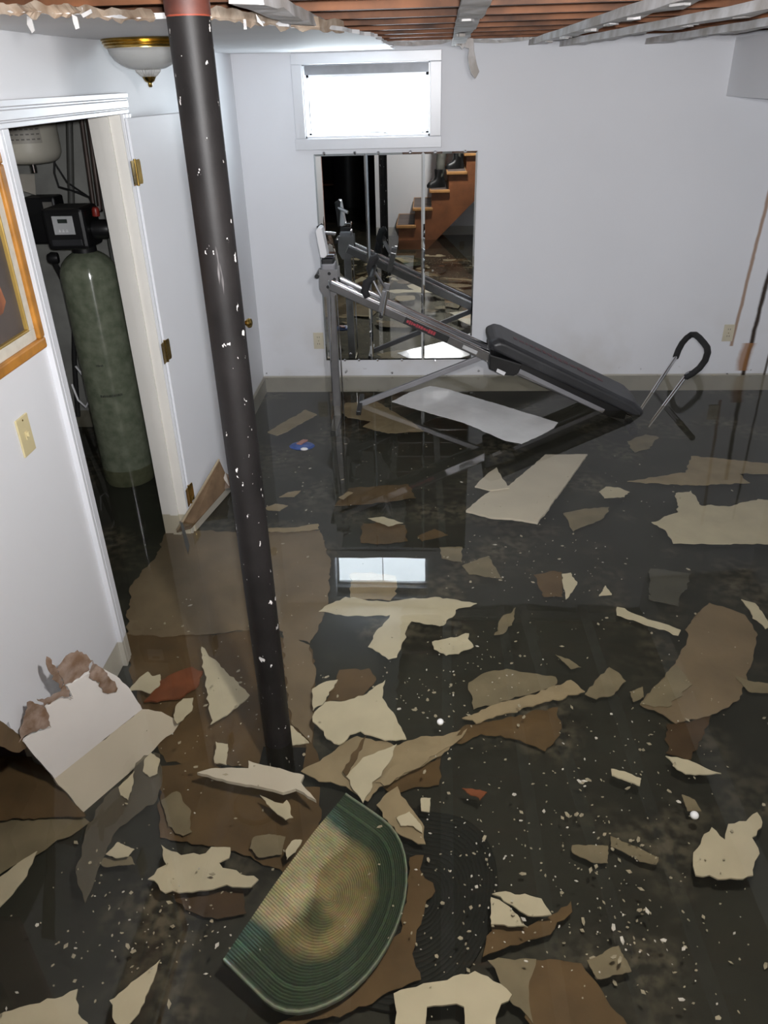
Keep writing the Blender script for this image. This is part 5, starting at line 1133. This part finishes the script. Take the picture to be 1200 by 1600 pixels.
for f, ank in ((Vector((.13, -.16, .623)), Vector((.14, -.16, .74))), (Vector((.372, -.24, .836)), Vector((.372, -.24, .96)))):
    vs = []; fs = []; n = 16; rows = []
    for z, toe, heel, wd in ((0, .17, .085, .050), (.03, .172, .086, .052), (.06, .150, .082, .050), (.085, .085, .078, .048), (.12, .058, .066, .050), (.20, .060, .064, .055), (.215, .058, .062, .054)):
        for k in range(n):
            a = 2 * math.pi * k / n; c, s_ = math.cos(a), math.sin(a); L_ = toe if c > 0 else heel
            lx_, ly_ = (abs(c) ** .8 * (1 if c > 0 else -1)) * L_, (abs(s_) ** .8 * (1 if s_ > 0 else -1)) * wd
            vs.append(Vector((f.x - lx_ * .92 - ly_ * .38, f.y + lx_ * .38 - ly_ * .92, f.z + z)))
    for i in range(6):
        for k in range(n): fs.append((i * n + k, i * n + (k + 1) % n, (i + 1) * n + (k + 1) % n, (i + 1) * n + k))
    fs += [tuple(reversed(range(n))), tuple(6 * n + k for k in range(n))]
    MB().add(vs, fs).build('boot', M_BOOT, per, smooth=True)

# dark rear room: silhouettes seen in the mirror
ch = thing('storage_shelf', (-2.0, -3.6, FLOOR), 'dark storage shelf in the unlit rear room seen in the mirror', 'shelf')
for x in (-2.5, -1.6): MB().span((x, -3.9, FLOOR), (x + .05, -3.4, 1.7)).build('side_post', M_DARKW, ch)
for z in (.3, .8, 1.3, 1.68): MB().span((-2.5, -3.9, z), (-1.55, -3.4, z + .03)).build('shelf_board', M_STAIR, ch)
wh = thing('water_heater', (-1.35, -3.2, FLOOR), 'dark cylindrical water heater in the unlit rear room seen in the mirror', 'water heater')
MB().lathe([(.25, FLOOR), (.25, 1.25), (.22, 1.32), (.05, 1.36)], (-1.35, -3.2, 0), 32).build('jacket', M_VINYL, wh, smooth=True)
MB().tube([(-1.35, -3.2, 1.34), (-1.35, -3.2, 2.2)], .05, 14).build('flue', M_STEEL, wh, smooth=True)

# ------------------------------------------------------------------ added fill lamp below the joists, out of view
GX, GY2 = 0.25, 0.60
gl = thing('fill_lamp', (GX, GY2, 2.078), 'added fill bulb under an added white shade below the joists', 'lamp')
MB().lathe([(.05, 2.078), (.05, 2.07), (.03, 2.06), (.03, 2.05)], (GX, GY2, 0), 20).build('holder', M_WHITEP, gl, smooth=True)
MB().lathe([(.03, 2.074), (.13, 2.070), (.20, 2.058), (.235, 2.044), (.235, 2.041), (.20, 2.052), (.12, 2.062), (.03, 2.066)], (GX, GY2, 0), 36).build('fill_shade', M_WHITEP, gl, smooth=True)  # added to keep the fill lamp's hot spot off the joists
FILL = point_light('fill_light', (GX, GY2, 2.02), 120.0, 0.05, (1.0, 0.97, 0.95))
for o in bpy.data.objects:
    if '_base' in o: del o['_base']
